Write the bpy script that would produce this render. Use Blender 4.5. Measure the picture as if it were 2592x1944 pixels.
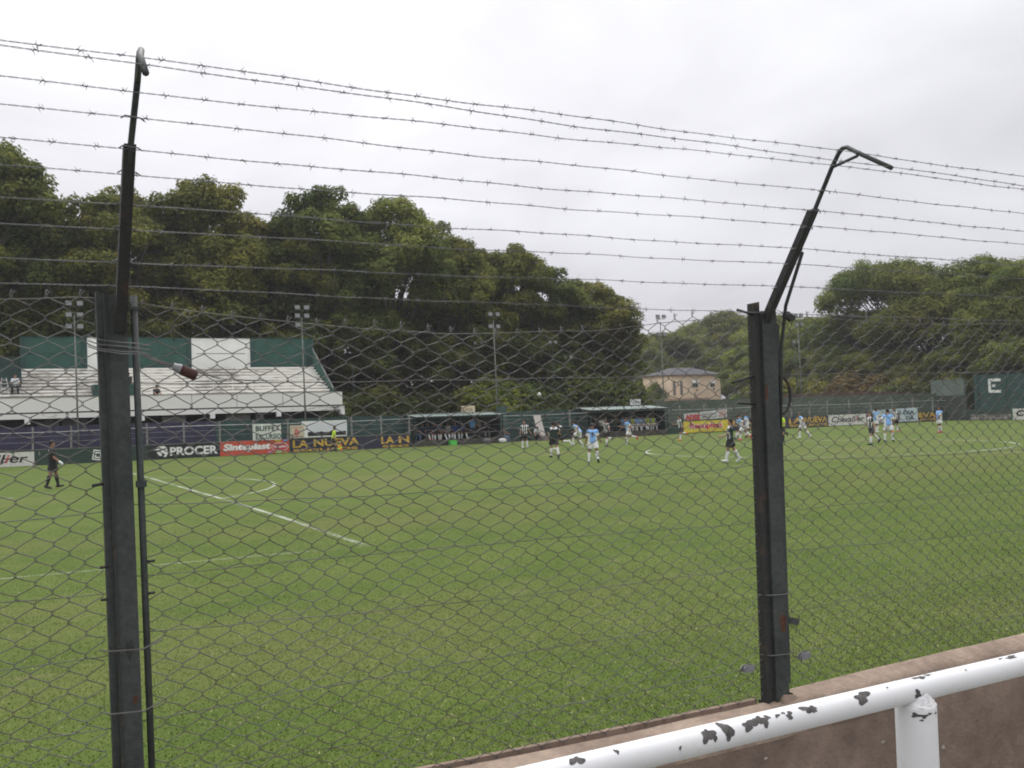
import bpy, math, random
import numpy as np
from mathutils import Vector, Matrix

SC = bpy.context.scene
for o in list(bpy.data.objects):
    bpy.data.objects.remove(o)
COL = SC.collection
R = math.radians

# ------------------------------------------------------------------ camera
cam = bpy.data.cameras.new('camera')
cam.sensor_fit = 'HORIZONTAL'
cam.sensor_width = 36.0
cam.lens = 36.0 * 2481.78 / 2592.0
cam.clip_start = 0.05
cam.clip_end = 2000
camo = bpy.data.objects.new('camera', cam)
COL.objects.link(camo)
_r = Vector((0.880604, -0.472709, -0.032914))
_u = Vector((0.015324, -0.041016, 0.999041))
_f = Vector((0.473606, 0.880263, 0.028876))
camo.matrix_world = Matrix(((_r.x, _u.x, -_f.x, 10.3253), (_r.y, _u.y, -_f.y, -37.4828),
                            (_r.z, _u.z, -_f.z, 2.3516), (0, 0, 0, 1)))
SC.camera = camo

# ------------------------------------------------------------------ sky, sun, exposure
SUN_AZ, SUN_EL = 14.0, 52.0        # azimuth from +y towards +x
sdir = Vector((math.sin(R(SUN_AZ)) * math.cos(R(SUN_EL)), math.cos(R(SUN_AZ)) * math.cos(R(SUN_EL)), math.sin(R(SUN_EL))))
w = bpy.data.worlds.new('World')
SC.world = w
w.use_nodes = True
nt = w.node_tree
nt.nodes.clear()
N = nt.nodes.new
L = nt.links.new
out = N('ShaderNodeOutputWorld')
bg_clear = N('ShaderNodeBackground')
sky = N('ShaderNodeTexSky')
sky.sky_type = 'NISHITA'
sky.sun_disc = False
sky.sun_elevation = R(SUN_EL)
sky.sun_rotation = R(SUN_AZ)
sky.dust_density = 3.0
L(sky.outputs[0], bg_clear.inputs[0])
bg_clear.inputs[1].default_value = 0.1
tc = N('ShaderNodeTexCoord')
sep = N('ShaderNodeSeparateXYZ')
L(tc.outputs['Generated'], sep.inputs[0])
ramp = N('ShaderNodeValToRGB')      # luminance of an overcast sky, horizon to zenith
L(sep.outputs['Z'], ramp.inputs[0])
e = ramp.color_ramp.elements
e[0].position = 0.0
e[0].color = (0.545, 0.54, 0.585, 1)
e[1].position = 1.0
e[1].color = (2.35, 2.35, 2.40, 1)
for (po_, c_) in ((0.10, (0.585, 0.58, 0.625)), (0.20, (0.685, 0.68, 0.72)), (0.30, (0.755, 0.752, 0.785)), (0.42, (0.845, 0.845, 0.872))):
    el = ramp.color_ramp.elements.new(po_)
    el.color = c_ + (1,)
# soft cloud structure laid out on a flat layer overhead
addz = N('ShaderNodeMath'); addz.operation = 'ADD'; addz.inputs[1].default_value = 0.18
L(sep.outputs['Z'], addz.inputs[0])
mx = N('ShaderNodeMath'); mx.operation = 'MAXIMUM'; mx.inputs[1].default_value = 0.05
L(addz.outputs[0], mx.inputs[0])
dv = N('ShaderNodeVectorMath'); dv.operation = 'DIVIDE'
L(tc.outputs['Generated'], dv.inputs[0])
cmb = N('ShaderNodeCombineXYZ')
for i in range(3):
    L(mx.outputs[0], cmb.inputs[i])
L(cmb.outputs[0], dv.inputs[1])
nz = N('ShaderNodeTexNoise')
nz.inputs['Scale'].default_value = 1.5
nz.inputs['Detail'].default_value = 5
nz.inputs['Roughness'].default_value = 0.5
nz.inputs['Distortion'].default_value = 0.4
L(dv.outputs[0], nz.inputs['Vector'])
mr = N('ShaderNodeMapRange')
mr.inputs[1].default_value = 0.3; mr.inputs[2].default_value = 0.7
mr.inputs[3].default_value = 0.85; mr.inputs[4].default_value = 1.10
L(nz.outputs[0], mr.inputs[0])
# brighter around the veiled sun
dot = N('ShaderNodeVectorMath'); dot.operation = 'DOT_PRODUCT'
nrm = N('ShaderNodeVectorMath'); nrm.operation = 'NORMALIZE'
L(tc.outputs['Generated'], nrm.inputs[0])
L(nrm.outputs[0], dot.inputs[0]); dot.inputs[1].default_value = sdir
mx2 = N('ShaderNodeMath'); mx2.operation = 'MAXIMUM'; mx2.inputs[1].default_value = 0
L(dot.outputs['Value'], mx2.inputs[0])
pw = N('ShaderNodeMath'); pw.operation = 'POWER'; pw.inputs[1].default_value = 4
L(mx2.outputs[0], pw.inputs[0])
ml = N('ShaderNodeMath'); ml.operation = 'MULTIPLY_ADD'; ml.inputs[1].default_value = 0.42; ml.inputs[2].default_value = 0.94
L(pw.outputs[0], ml.inputs[0])
ml2 = N('ShaderNodeMath'); ml2.operation = 'MULTIPLY'
L(ml.outputs[0], ml2.inputs[0]); L(mr.outputs[0], ml2.inputs[1])
bg_cloud = N('ShaderNodeBackground')
L(ramp.outputs[0], bg_cloud.inputs[0])
L(ml2.outputs[0], bg_cloud.inputs[1])
mixw = N('ShaderNodeMixShader')
mixw.inputs[0].default_value = 0.93
L(bg_clear.outputs[0], mixw.inputs[1]); L(bg_cloud.outputs[0], mixw.inputs[2])
L(mixw.outputs[0], out.inputs[0])

sun = bpy.data.lights.new('sun', 'SUN')
sun.energy = 1.1
sun.angle = R(25)
sun.color = (1.0, 0.97, 0.92)
suno = bpy.data.objects.new('sun', sun)
COL.objects.link(suno)
suno.rotation_euler = (-sdir).to_track_quat('-Z', 'Y').to_euler()

SC.view_settings.view_transform = 'Standard'
SC.view_settings.look = 'None'
SC.view_settings.exposure = 0.25
SC.view_settings.gamma = 1.0
SC.view_settings.use_curve_mapping = False
SC.render.engine = 'CYCLES'
SC.cycles.max_bounces = 6
SC.cycles.transparent_max_bounces = 8
SC.cycles.use_denoising = True
SC.cycles.filter_width = 1.9

rng = random.Random(7)
nrs = np.random.RandomState(11)

# ------------------------------------------------------------------ materials
MATS = {}

def mat(name, col, rough=0.8, var=0.15, scale=3.0, bump=0.0, spec=0.3, col2=None, mid=0.5, width=0.25,
        stretch=(1, 1, 1), detail=6, metallic=0.0, bscale=None, fine=0.0):
    """Principled material: base colour broken up by object-space noise, optional second colour in patches."""
    if name in MATS:
        return MATS[name]
    m = bpy.data.materials.new(name)
    m.use_nodes = True
    t = m.node_tree
    b = t.nodes['Principled BSDF']
    b.inputs['Roughness'].default_value = rough
    b.inputs['Metallic'].default_value = metallic
    b.inputs['Specular IOR Level'].default_value = spec
    tcn = t.nodes.new('ShaderNodeTexCoord')
    mp = t.nodes.new('ShaderNodeMapping')
    mp.inputs['Scale'].default_value = stretch
    t.links.new(tcn.outputs['Object'], mp.inputs[0])
    n1 = t.nodes.new('ShaderNodeTexNoise')
    n1.inputs['Scale'].default_value = scale
    n1.inputs['Detail'].default_value = detail
    n1.inputs['Roughness'].default_value = 0.6
    t.links.new(mp.outputs[0], n1.inputs['Vector'])
    r1 = t.nodes.new('ShaderNodeMapRange')
    r1.inputs[1].default_value = mid - width / 2
    r1.inputs[2].default_value = mid + width / 2
    t.links.new(n1.outputs[0], r1.inputs[0])
    mixc = t.nodes.new('ShaderNodeMix')
    mixc.data_type = 'RGBA'
    a = tuple(c * (1 - var) for c in col) + (1,)
    c2 = (tuple(c * (1 + var) for c in col) if col2 is None else tuple(col2)) + (1,)
    mixc.inputs['A'].default_value = a if col2 is None else tuple(col) + (1,)
    mixc.inputs['B'].default_value = c2
    t.links.new(r1.outputs[0], mixc.inputs['Factor'])
    last = mixc.outputs['Result']
    if fine:
        n2 = t.nodes.new('ShaderNodeTexNoise')
        n2.inputs['Scale'].default_value = scale * 9
        n2.inputs['Detail'].default_value = 3
        t.links.new(mp.outputs[0], n2.inputs['Vector'])
        r2 = t.nodes.new('ShaderNodeMapRange')
        r2.inputs[1].default_value = 0.3
        r2.inputs[2].default_value = 0.7
        r2.inputs[3].default_value = 1 - fine
        r2.inputs[4].default_value = 1 + fine
        t.links.new(n2.outputs[0], r2.inputs[0])
        vm = t.nodes.new('ShaderNodeVectorMath')
        vm.operation = 'SCALE'
        t.links.new(last, vm.inputs[0])
        t.links.new(r2.outputs[0], vm.inputs['Scale'])
        last = vm.outputs[0]
    t.links.new(last, b.inputs['Base Color'])
    if bump:
        bp = t.nodes.new('ShaderNodeBump')
        bp.inputs['Strength'].default_value = bump
        bp.inputs['Distance'].default_value = 0.02
        n3 = t.nodes.new('ShaderNodeTexNoise')
        n3.inputs['Scale'].default_value = bscale or scale * 6
        n3.inputs['Detail'].default_value = 6
        t.links.new(mp.outputs[0], n3.inputs['Vector'])
        t.links.new(n3.outputs[0], bp.inputs['Height'])
        t.links.new(bp.outputs[0], b.inputs['Normal'])
    MATS[name] = m
    return m

# ------------------------------------------------------------------ mesh helpers
def mesh_from(name, verts, faces, smooth=False):
    me = bpy.data.meshes.new(name)
    me.from_pydata([tuple(v) for v in verts], [], [tuple(f) for f in faces])
    if smooth:
        me.polygons.foreach_set('use_smooth', [True] * len(me.polygons))
    me.update()
    return me

def mesh_np(name, V, F, smooth=False):
    """V (n,3) and F (m,k) arrays, k = 3 or 4, fast path."""
    V = np.asarray(V, np.float32)
    F = np.asarray(F, np.int32)
    me = bpy.data.meshes.new(name)
    k = F.shape[1]
    me.vertices.add(len(V)); me.vertices.foreach_set('co', V.ravel())
    me.loops.add(F.size); me.loops.foreach_set('vertex_index', F.ravel())
    me.polygons.add(len(F))
    me.polygons.foreach_set('loop_start', np.arange(0, F.size, k, dtype=np.int32))
    if smooth:
        me.polygons.foreach_set('use_smooth', np.ones(len(F), bool))
    me.update(calc_edges=True)
    return me

def link(o, parent=None):
    COL.objects.link(o)
    if parent is not None:
        o.parent = parent
    return o

def tag(o, label=None, cat=None, group=None, kind=None):
    if label: o['label'] = label
    if cat: o['category'] = cat
    if group: o['group'] = group
    if kind: o['kind'] = kind
    return o

def obj(name, me, m=None, parent=None, loc=None):
    o = bpy.data.objects.new(name, me)
    if m is not None and len(me.materials) == 0:
        me.materials.append(m)
    link(o, parent)
    if loc is not None:
        o.location = loc
    return o

def thing(name, label, cat, loc=(0, 0, 0), rz=0, group=None):
    o = bpy.data.objects.new(name, None)
    o.empty_display_size = 0.2
    COL.objects.link(o)
    o.location = loc
    o.rotation_euler = (0, 0, rz)
    return tag(o, label, cat, group)

class MB:
    def __init__(self):
        self.v = []; self.f = []
    def box(self, x0, x1, y0, y1, z0, z1):
        n = len(self.v)
        self.v += [(x, y, z) for z in (z0, z1) for y in (y0, y1) for x in (x0, x1)]
        self.f += [tuple(n + i for i in q) for q in ((0, 2, 3, 1), (4, 5, 7, 6), (0, 1, 5, 4), (2, 6, 7, 3), (0, 4, 6, 2), (1, 3, 7, 5))]
        return self
    def quad(self, a, b, c, d):
        n = len(self.v); self.v += [a, b, c, d]; self.f.append((n, n + 1, n + 2, n + 3)); return self
    def poly(self, pts):
        n = len(self.v); self.v += list(pts); self.f.append(tuple(range(n, n + len(pts)))); return self
    def prism(self, pts, axis, a, b):
        """2-D outline extruded along an axis ('x': pts are (y,z); 'y': (x,z); 'z': (x,y))"""
        n = len(self.v); k = len(pts)
        def mk(q, t):
            return (t, q[0], q[1]) if axis == 'x' else (q[0], t, q[1]) if axis == 'y' else (q[0], q[1], t)
        self.v += [mk(q, a) for q in pts] + [mk(q, b) for q in pts]
        for i in range(k):
            j = (i + 1) % k
            self.f.append((n + i, n + j, n + k + j, n + k + i))
        self.f.append(tuple(n + i for i in reversed(range(k))))
        self.f.append(tuple(n + k + i for i in range(k)))
        return self
    def tube(self, pts, rad, sides=8, cap=True):
        pts = [Vector(q) for q in pts]
        n = len(self.v); m = len(pts)
        rr = rad if isinstance(rad, (list, tuple)) else [rad] * m
        ref = None
        for i, q in enumerate(pts):
            d = (pts[min(i + 1, m - 1)] - pts[max(i - 1, 0)]).normalized()
            if ref is None:
                ref = Vector((0, 0, 1)) if abs(d.z) < 0.9 else Vector((1, 0, 0))
            a = (ref - d * ref.dot(d)).normalized(); ref = a
            b = d.cross(a)
            for s in range(sides):
                t = 2 * math.pi * s / sides
                self.v.append(tuple(q + a * (rr[i] * math.cos(t)) + b * (rr[i] * math.sin(t))))
        for i in range(m - 1):
            for s in range(sides):
                s2 = (s + 1) % sides
                self.f.append((n + i * sides + s, n + i * sides + s2, n + (i + 1) * sides + s2, n + (i + 1) * sides + s))
        if cap:
            self.f.append(tuple(n + s for s in reversed(range(sides))))
            self.f.append(tuple(n + (m - 1) * sides + s for s in range(sides)))
        return self
    def build(self, name, m, parent=None, smooth=False):
        return obj(name, mesh_from(name, self.v, self.f, smooth), m, parent)

def bx(name, m, parent, *a):
    return MB().box(*a).build(name, m, parent)

def beveled(o, wdt=0.01, seg=2):
    b = o.modifiers.new('bevel', 'BEVEL'); b.width = wdt; b.segments = seg; b.limit_method = 'ANGLE'
    return o

def lettering(s, m, parent, x0, x1, z0, z1, y, bold=0.012, shear=0.0, name='lettering', facing='-y', depth=0.004):
    """Flat lettering fitted to a rectangle on a wall that faces -y (or -x: then x0,x1 are y values, y is x)."""
    cu = bpy.data.curves.new('t', 'FONT')
    cu.body = s; cu.offset = bold; cu.shear = shear; cu.extrude = 0.0; cu.resolution_u = 3
    tmp = bpy.data.objects.new('t', cu); COL.objects.link(tmp)
    bpy.context.view_layer.update()
    me = bpy.data.meshes.new_from_object(tmp.evaluated_get(bpy.context.evaluated_depsgraph_get()))
    bpy.data.objects.remove(tmp); bpy.data.curves.remove(cu)
    n = len(me.vertices)
    co = np.zeros(n * 3, np.float32); me.vertices.foreach_get('co', co); co = co.reshape(-1, 3)
    mn, mxx = co.min(0), co.max(0)
    u = (co[:, 0] - mn[0]) / (mxx[0] - mn[0]); v = (co[:, 1] - mn[1]) / (mxx[1] - mn[1])
    new = np.zeros_like(co)
    if facing == '-y':
        new[:, 0] = x0 + u * (x1 - x0); new[:, 1] = y; new[:, 2] = z0 + v * (z1 - z0)
    else:
        new[:, 1] = x0 + u * (x1 - x0); new[:, 0] = y; new[:, 2] = z0 + v * (z1 - z0)
    me.vertices.foreach_set('co', new.ravel()); me.update()
    return obj(name, me, m, parent)

def two_tone(s_, red, m1, m2, *args, **kw):
    """Lettering whose islands (sorted left to right) listed in red take a second material."""
    o = lettering(s_, m1, *args, **kw)
    me = o.data; me.materials.append(m2)
    import bmesh as _bm
    bm = _bm.new(); bm.from_mesh(me); bm.faces.ensure_lookup_table()
    seen = set(); isl = []
    for f in bm.faces:
        if f.index in seen: continue
        st = [f]; comp = []; seen.add(f.index)
        while st:
            q = st.pop(); comp.append(q.index)
            for e_ in q.edges:
                for g_ in e_.link_faces:
                    if g_.index not in seen: seen.add(g_.index); st.append(g_)
        ax = 0 if kw.get('facing', '-y') == '-y' else 1
        xs_ = [v.co[ax] for i_ in comp for v in bm.faces[i_].verts]
        isl.append(((min(xs_) + max(xs_)) / 2, comp))
    bm.free(); isl.sort()
    for k in red:
        if k < len(isl):
            for i_ in isl[k][1]: me.polygons[i_].material_index = 1
    return o

def scribble(parent, m, x0, x1, z0, z1, y, n):
    """A row of brush strokes: print too small or faded to read."""
    mb = MB(); rr = random.Random(int(x0 * 100 + z0 * 37 + n)); wd = (x1 - x0) / n
    for i in range(n):
        a_ = x0 + wd * (i + 0.1); h = z1 - z0; s_ = wd * rr.uniform(0.16, 0.26); k = rr.uniform(-0.1, 0.1) * wd
        mb.quad((a_, y, z0), (a_ + s_, y, z0), (a_ + s_ + k, y, z1), (a_ + k, y, z1))
        zz = z0 + h * rr.choice((0.0, 0.4, 0.75))
        mb.quad((a_ + s_ + 0.002, y - 0.001, zz), (a_ + wd * 0.75, y - 0.001, zz), (a_ + wd * 0.75, y - 0.001, zz + 0.2 * h), (a_ + s_ + 0.002, y - 0.001, zz + 0.2 * h))
    return mb.build('faded_print', m, parent)

def fbm1(x, seed=0.0):
    return (math.sin(x * 1.0 + seed) + 0.5 * math.sin(x * 2.3 + seed * 1.7 + 1) + 0.25 * math.sin(x * 5.1 + seed * 2.3 + 2)) / 1.75

# ================================================================== SETTING
# ---- ground and pitch
def pitch_material():
    m = bpy.data.materials.new('turf'); m.use_nodes = True
    t = m.node_tree; b = t.nodes['Principled BSDF']
    b.inputs['Roughness'].default_value = 0.95; b.inputs['Specular IOR Level'].default_value = 0.1
    tcn = t.nodes.new('ShaderNodeTexCoord')
    def noise(scale, detail=4, stretch=(1, 1, 1), rough=0.6):
        mp = t.nodes.new('ShaderNodeMapping'); mp.inputs['Scale'].default_value = stretch
        t.links.new(tcn.outputs['Object'], mp.inputs[0])
        n = t.nodes.new('ShaderNodeTexNoise'); n.inputs['Scale'].default_value = scale
        n.inputs['Detail'].default_value = detail; n.inputs['Roughness'].default_value = rough
        t.links.new(mp.outputs[0], n.inputs['Vector'])
        return n.outputs[0]
    def rng_(x, a, b_, lo=0.0, hi=1.0):
        r = t.nodes.new('ShaderNodeMapRange')
        r.inputs[1].default_value = a; r.inputs[2].default_value = b_; r.inputs[3].default_value = lo; r.inputs[4].default_value = hi
        t.links.new(x, r.inputs[0]); return r.outputs[0]
    def mix(f, A, B):
        n = t.nodes.new('ShaderNodeMix'); n.data_type = 'RGBA'
        t.links.new(f, n.inputs['Factor'])
        for k, c in (('A', A), ('B', B)):
            if isinstance(c, tuple): n.inputs[k].default_value = c + (1,)
            else: t.links.new(c, n.inputs[k])
        return n.outputs['Result']
    c = mix(rng_(noise(0.55, 6), 0.35, 0.65), (0.064, 0.101, 0.018), (0.094, 0.126, 0.027))
    c = mix(rng_(noise(0.10, 5, (0.6, 1.6, 1)), 0.48, 0.70, 0, 0.62), c, (0.125, 0.122, 0.044))     # dry worn areas
    c = mix(rng_(noise(1.7, 5, (0.8, 1.3, 1), 0.7), 0.58, 0.72, 0, 0.60), c, (0.170, 0.152, 0.072)) # small bare spots
    c = mix(rng_(noise(7.0, 5, (1, 1, 1), 0.7), 0.50, 0.75, 0, 0.45), c, (0.120, 0.140, 0.042))     # mottling
    c = mix(rng_(noise(26.0, 4, (1, 1, 1), 0.75), 0.30, 0.55, 0.55, 0), c, (0.045, 0.070, 0.014))   # gaps between tufts
    c = mix(rng_(noise(60.0, 3, (1, 1, 1), 0.7), 0.60, 0.75, 0, 0.6), c, (0.21, 0.20, 0.085))        # clippings
    t.links.new(c, b.inputs['Base Color'])
    bp = t.nodes.new('ShaderNodeBump'); bp.inputs['Strength'].default_value = 0.5; bp.inputs['Distance'].default_value = 0.03
    t.links.new(noise(30, 5, (1, 1, 1), 0.75), bp.inputs['Height']); t.links.new(bp.outputs[0], b.inputs['Normal'])
    return m
TURF = pitch_material()
DIRT = mat('bare_earth', (0.10, 0.085, 0.06), 0.95, 0.3, 0.4, bump=0.4, col2=(0.06, 0.075, 0.03), fine=0.25)
g = obj('ground', mesh_from('ground', [(-500, -500, -0.012), (700, -500, -0.012), (700, 700, -0.012), (-500, 700, -0.012)], [(0, 1, 2, 3)]), DIRT)
tag(g, kind='structure')
pv = obj('pitch', mesh_from('pitch', [(-14, -34.0, 0), (98.9, -34.0, 0), (98.9, 31.2, 0), (-14, 31.2, 0)], [(0, 1, 2, 3)]), TURF)
tag(pv, kind='structure')

# ---- painted lines (worn)
def line_material(nm, op):
    m = bpy.data.materials.new(nm); m.use_nodes = True
    t = m.node_tree; b = t.nodes['Principled BSDF']
    b.inputs['Base Color'].default_value = (0.52, 0.55, 0.47, 1); b.inputs['Roughness'].default_value = 0.9
    tcn = t.nodes.new('ShaderNodeTexCoord')
    n = t.nodes.new('ShaderNodeTexNoise'); n.inputs['Scale'].default_value = 9; n.inputs['Detail'].default_value = 6; n.inputs['Roughness'].default_value = 0.75
    n2 = t.nodes.new('ShaderNodeTexNoise'); n2.inputs['Scale'].default_value = 0.35; n2.inputs['Detail'].default_value = 2
    t.links.new(tcn.outputs['Object'], n.inputs['Vector']); t.links.new(tcn.outputs['Object'], n2.inputs['Vector'])
    ad = t.nodes.new('ShaderNodeMath'); ad.operation = 'ADD'; t.links.new(n.outputs[0], ad.inputs[0]); t.links.new(n2.outputs[0], ad.inputs[1])
    r = t.nodes.new('ShaderNodeMapRange'); r.inputs[1].default_value = 0.80; r.inputs[2].default_value = 1.12; r.inputs[3].default_value = 0.0; r.inputs[4].default_value = op
    t.links.new(ad.outputs[0], r.inputs[0])
    tr = t.nodes.new('ShaderNodeBsdfTransparent'); mi = t.nodes.new('ShaderNodeMixShader')
    t.links.new(r.outputs[0], mi.inputs[0]); t.links.new(tr.outputs[0], mi.inputs[1]); t.links.new(b.outputs[0], mi.inputs[2])
    t.links.new(mi.outputs[0], t.nodes['Material Output'].inputs[0])
    return m
LINE = line_material('worn_line_paint', 0.52)
LINE2 = line_material('faint_line_paint', 0.34)
LINE3 = line_material('fresh_line_paint', 0.75)
def strip(name, pts, wdt=0.11, z=0.006, closed=False, lm=None):
    V = []; F = []
    n = len(pts)
    for i, q in enumerate(pts):
        a = Vector(pts[(i - 1) % n] if closed or i > 0 else q); b = Vector(pts[(i + 1) % n] if closed or i < n - 1 else q)
        d = (b - a).normalized(); s = Vector((-d.y, d.x)) * (wdt / 2)
        V += [(q[0] + s.x, q[1] + s.y, z), (q[0] - s.x, q[1] - s.y, z)]
    for i in range(n if closed else n - 1):
        j = (i + 1) % n
        F.append((2 * i, 2 * i + 1, 2 * j + 1, 2 * j))
    o = obj(name, mesh_from(name, V, F), lm or LINE)
    return tag(o, kind='structure')
strip('penalty_area_front_line', [(16.42, -20.42), (16.60, -14), (16.66, -6.8), (16.62, 7.8), (16.57, 10.9), (16.5, 20.2)], 0.13)
strip('penalty_area_near_line', [(-2, -19.7), (10.89, -20.03), (12.79, -20.17), (14.22, -20.26), (15.56, -20.36), (16.35, -20.42)], 0.09, lm=LINE2)
strip('penalty_area_far_line', [(-2, 20.16), (16.43, 20.16)], 0.10)
strip('penalty_arc', [(16.66, 7.9), (17.72, 6.65), (18.6, 5.2), (19.21, 3.73), (19.66, 2.4), (19.87, 0.9), (19.86, -0.2), (19.75, -1.0), (19.47, -2.26), (18.77, -3.91), (17.83, -5.39), (16.68, -6.75)], 0.13, 0.010)
HX = 48.72
strip('centre_circle', [(HX + 9.15 * math.cos(t), 9.15 * math.sin(t)) for t in np.linspace(0, 2 * math.pi, 96, endpoint=False)], 0.16, 0.006, True, lm=LINE3)
strip('halfway_line', [(HX, -31.5), (HX, 30.4)], 0.10, 0.010, lm=LINE2)
strip('centre_mark', [(HX - 0.35, 0), (HX + 0.35, 0)], 0.35, 0.014)
strip('near_touchline', [(0, -32.2), (97.4, -32.2)], 0.10)
strip('far_touchline', [(0, 30.3), (97.4, 30.3)], 0.10)
strip('penalty_spot', [(10.85, 0), (11.15, 0)], 0.3, 0.006)

# ---- grass blades on the near part of the pitch
def grass():
    V = []; C = []
    n = 340000
    # more blades close to the fence, none past about twenty metres
    y = -31.9 + 20 * nrs.rand(n) ** 1.5
    dist = y + 37.5
    xl = 10.3 - 0.12 * dist; xr = 10.3 + 1.62 * dist
    x = xl + (xr - xl) * nrs.rand(n)
    patch = np.sin(x * 1.7 + 2 * np.sin(y * 0.9)) * np.sin(y * 2.1 + np.sin(x * 1.3)) + 0.6 * np.sin(x * 5.3 + y * 3.1)
    h = (0.008 + 0.016 * nrs.rand(n)) * (1 + 0.2 * patch)
    straw = nrs.rand(n) < 0.045
    h[straw] *= 0.9
    a = nrs.rand(n) * 2 * np.pi
    wd = 0.0022 + 0.0022 * nrs.rand(n)
    wd[straw] *= 1.25
    lean = (0.4 + 1.3 * nrs.rand(n)) * h
    lean[straw] *= 1.7
    b = nrs.rand(n) * 2 * np.pi
    P = np.stack([x, y, np.full(n, 0.0)], 1)
    s = np.stack([np.cos(a), np.sin(a), 0 * a], 1) * wd[:, None]
    tip = P + np.stack([np.cos(b) * lean, np.sin(b) * lean, h], 1)
    tip[straw, 2] *= 0.75
    V = np.stack([P - s, P + s, tip], 1).reshape(-1, 3)
    F = np.arange(3 * n).reshape(-1, 3)
    me = mesh_np('grass', V, F)
    at = me.color_attributes.new('tint', 'FLOAT_COLOR', 'POINT')
    k = nrs.rand(n)
    base = np.stack([0.054 + 0.044 * k, 0.092 + 0.046 * k, 0.014 + 0.018 * k], 1) * (1 + 0.10 * patch)[:, None]
    base[straw] = np.stack([0.27 + 0.10 * k, 0.25 + 0.09 * k, 0.12 + 0.06 * k], 1)[straw]
    col = np.concatenate([base, np.ones((n, 1))], 1)
    at.data.foreach_set('color', np.repeat(col, 3, 0).astype(np.float32).ravel())
    m = bpy.data.materials.new('grass_blades'); m.use_nodes = True
    t = m.node_tree; bs = t.nodes['Principled BSDF']; bs.inputs['Roughness'].default_value = 0.7; bs.inputs['Specular IOR Level'].default_value = 0.15
    an = t.nodes.new('ShaderNodeAttribute'); an.attribute_name = 'tint'
    t.links.new(an.outputs['Color'], bs.inputs['Base Color'])
    o = obj('grass', me, m)
    tag(o, 'short mown green grass with straw-coloured clippings on the near side of the pitch', 'grass', kind='stuff')
grass()

# ================================================================== FAR SIDE: walls, fence, adverts
def brick_mat(name, c1, c2, mortar, sx=1.0):
    m = bpy.data.materials.new(name); m.use_nodes = True
    t = m.node_tree; b = t.nodes['Principled BSDF']; b.inputs['Roughness'].default_value = 0.9
    tcn = t.nodes.new('ShaderNodeTexCoord'); mp = t.nodes.new('ShaderNodeMapping')
    mp.inputs['Rotation'].default_value = (R(90), 0, 0)
    t.links.new(tcn.outputs['Object'], mp.inputs[0])
    br = t.nodes.new('ShaderNodeTexBrick')
    br.inputs['Color1'].default_value = c1 + (1,); br.inputs['Color2'].default_value = c2 + (1,); br.inputs['Mortar'].default_value = mortar + (1,)
    br.inputs['Scale'].default_value = 1.0; br.inputs['Brick Width'].default_value = 0.26; br.inputs['Row Height'].default_value = 0.085
    br.inputs['Mortar Size'].default_value = 0.010
    t.links.new(mp.outputs[0], br.inputs['Vector'])
    n = t.nodes.new('ShaderNodeTexNoise'); n.inputs['Scale'].default_value = 1.6; n.inputs['Detail'].default_value = 6
    t.links.new(tcn.outputs['Object'], n.inputs['Vector'])
    r = t.nodes.new('ShaderNodeMapRange'); r.inputs[1].default_value = 0.3; r.inputs[2].default_value = 0.7; r.inputs[3].default_value = 0.75; r.inputs[4].default_value = 1.25
    t.links.new(n.outputs[0], r.inputs[0])
    vm = t.nodes.new('ShaderNodeVectorMath'); vm.operation = 'SCALE'
    t.links.new(br.outputs[0], vm.inputs[0]); t.links.new(r.outputs[0], vm.inputs['Scale'])
    t.links.new(vm.outputs[0], b.inputs['Base Color'])
    bp = t.nodes.new('ShaderNodeBump'); bp.inputs['Strength'].default_value = 0.5; bp.inputs['Distance'].default_value = 0.01
    t.links.new(br.outputs['Fac'], bp.inputs['Height']); bp.invert = True
    t.links.new(bp.outputs[0], b.inputs['Normal'])
    return m
PURPLE = brick_mat('purple_painted_brick', (0.042, 0.038, 0.078), (0.034, 0.031, 0.066), (0.024, 0.022, 0.046))
GREENW = brick_mat('green_painted_brick', (0.030, 0.070, 0.060), (0.025, 0.060, 0.052), (0.018, 0.043, 0.037))
GREYGREEN = mat('weathered_green_wall', (0.095, 0.115, 0.085), 0.9, 0.25, 0.9, col2=(0.060, 0.085, 0.062), fine=0.2)
GREENP = mat('peeling_green_paint', (0.035, 0.060, 0.048), 0.85, 0.2, 2.2, col2=(0.30, 0.30, 0.26), mid=0.69, width=0.06, fine=0.2)
NAVY = mat('faded_navy_paint', (0.035, 0.036, 0.058), 0.85, 0.2, 2.5, col2=(0.22, 0.21, 0.22), mid=0.72, width=0.07, fine=0.2)
BLACKP = mat('black_sign_paint', (0.022, 0.026, 0.026), 0.7, 0.25, 2.5, fine=0.15)
WHITEP = mat('old_white_paint', (0.62, 0.61, 0.57), 0.8, 0.12, 2.0, fine=0.1)
PEELW = mat('peeling_white_paint', (0.60, 0.59, 0.55), 0.85, 0.1, 3.2, col2=(0.12, 0.11, 0.09), mid=0.63, width=0.07, stretch=(1, 1, 1.6), fine=0.12)
YELP = mat('yellow_sign_paint', (0.56, 0.36, 0.060), 0.8, 0.2, 3.0, fine=0.2)
REDP = mat('red_vinyl', (0.52, 0.085, 0.050), 0.5, 0.1, 2.0)
REDTXT = mat('red_sign_paint', (0.50, 0.05, 0.06), 0.7, 0.12, 3.0)
YELV = mat('yellow_vinyl', (0.62, 0.50, 0.060), 0.5, 0.08, 2.0)
WHTXT = mat('white_sign_paint', (0.72, 0.72, 0.70), 0.7, 0.06, 3.0)
BLKTXT = mat('black_lettering', (0.016, 0.016, 0.018), 0.6, 0.1, 3.0)
GRNTXT = mat('dark_green_lettering', (0.02, 0.055, 0.045), 0.7, 0.15, 3.0)
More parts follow.
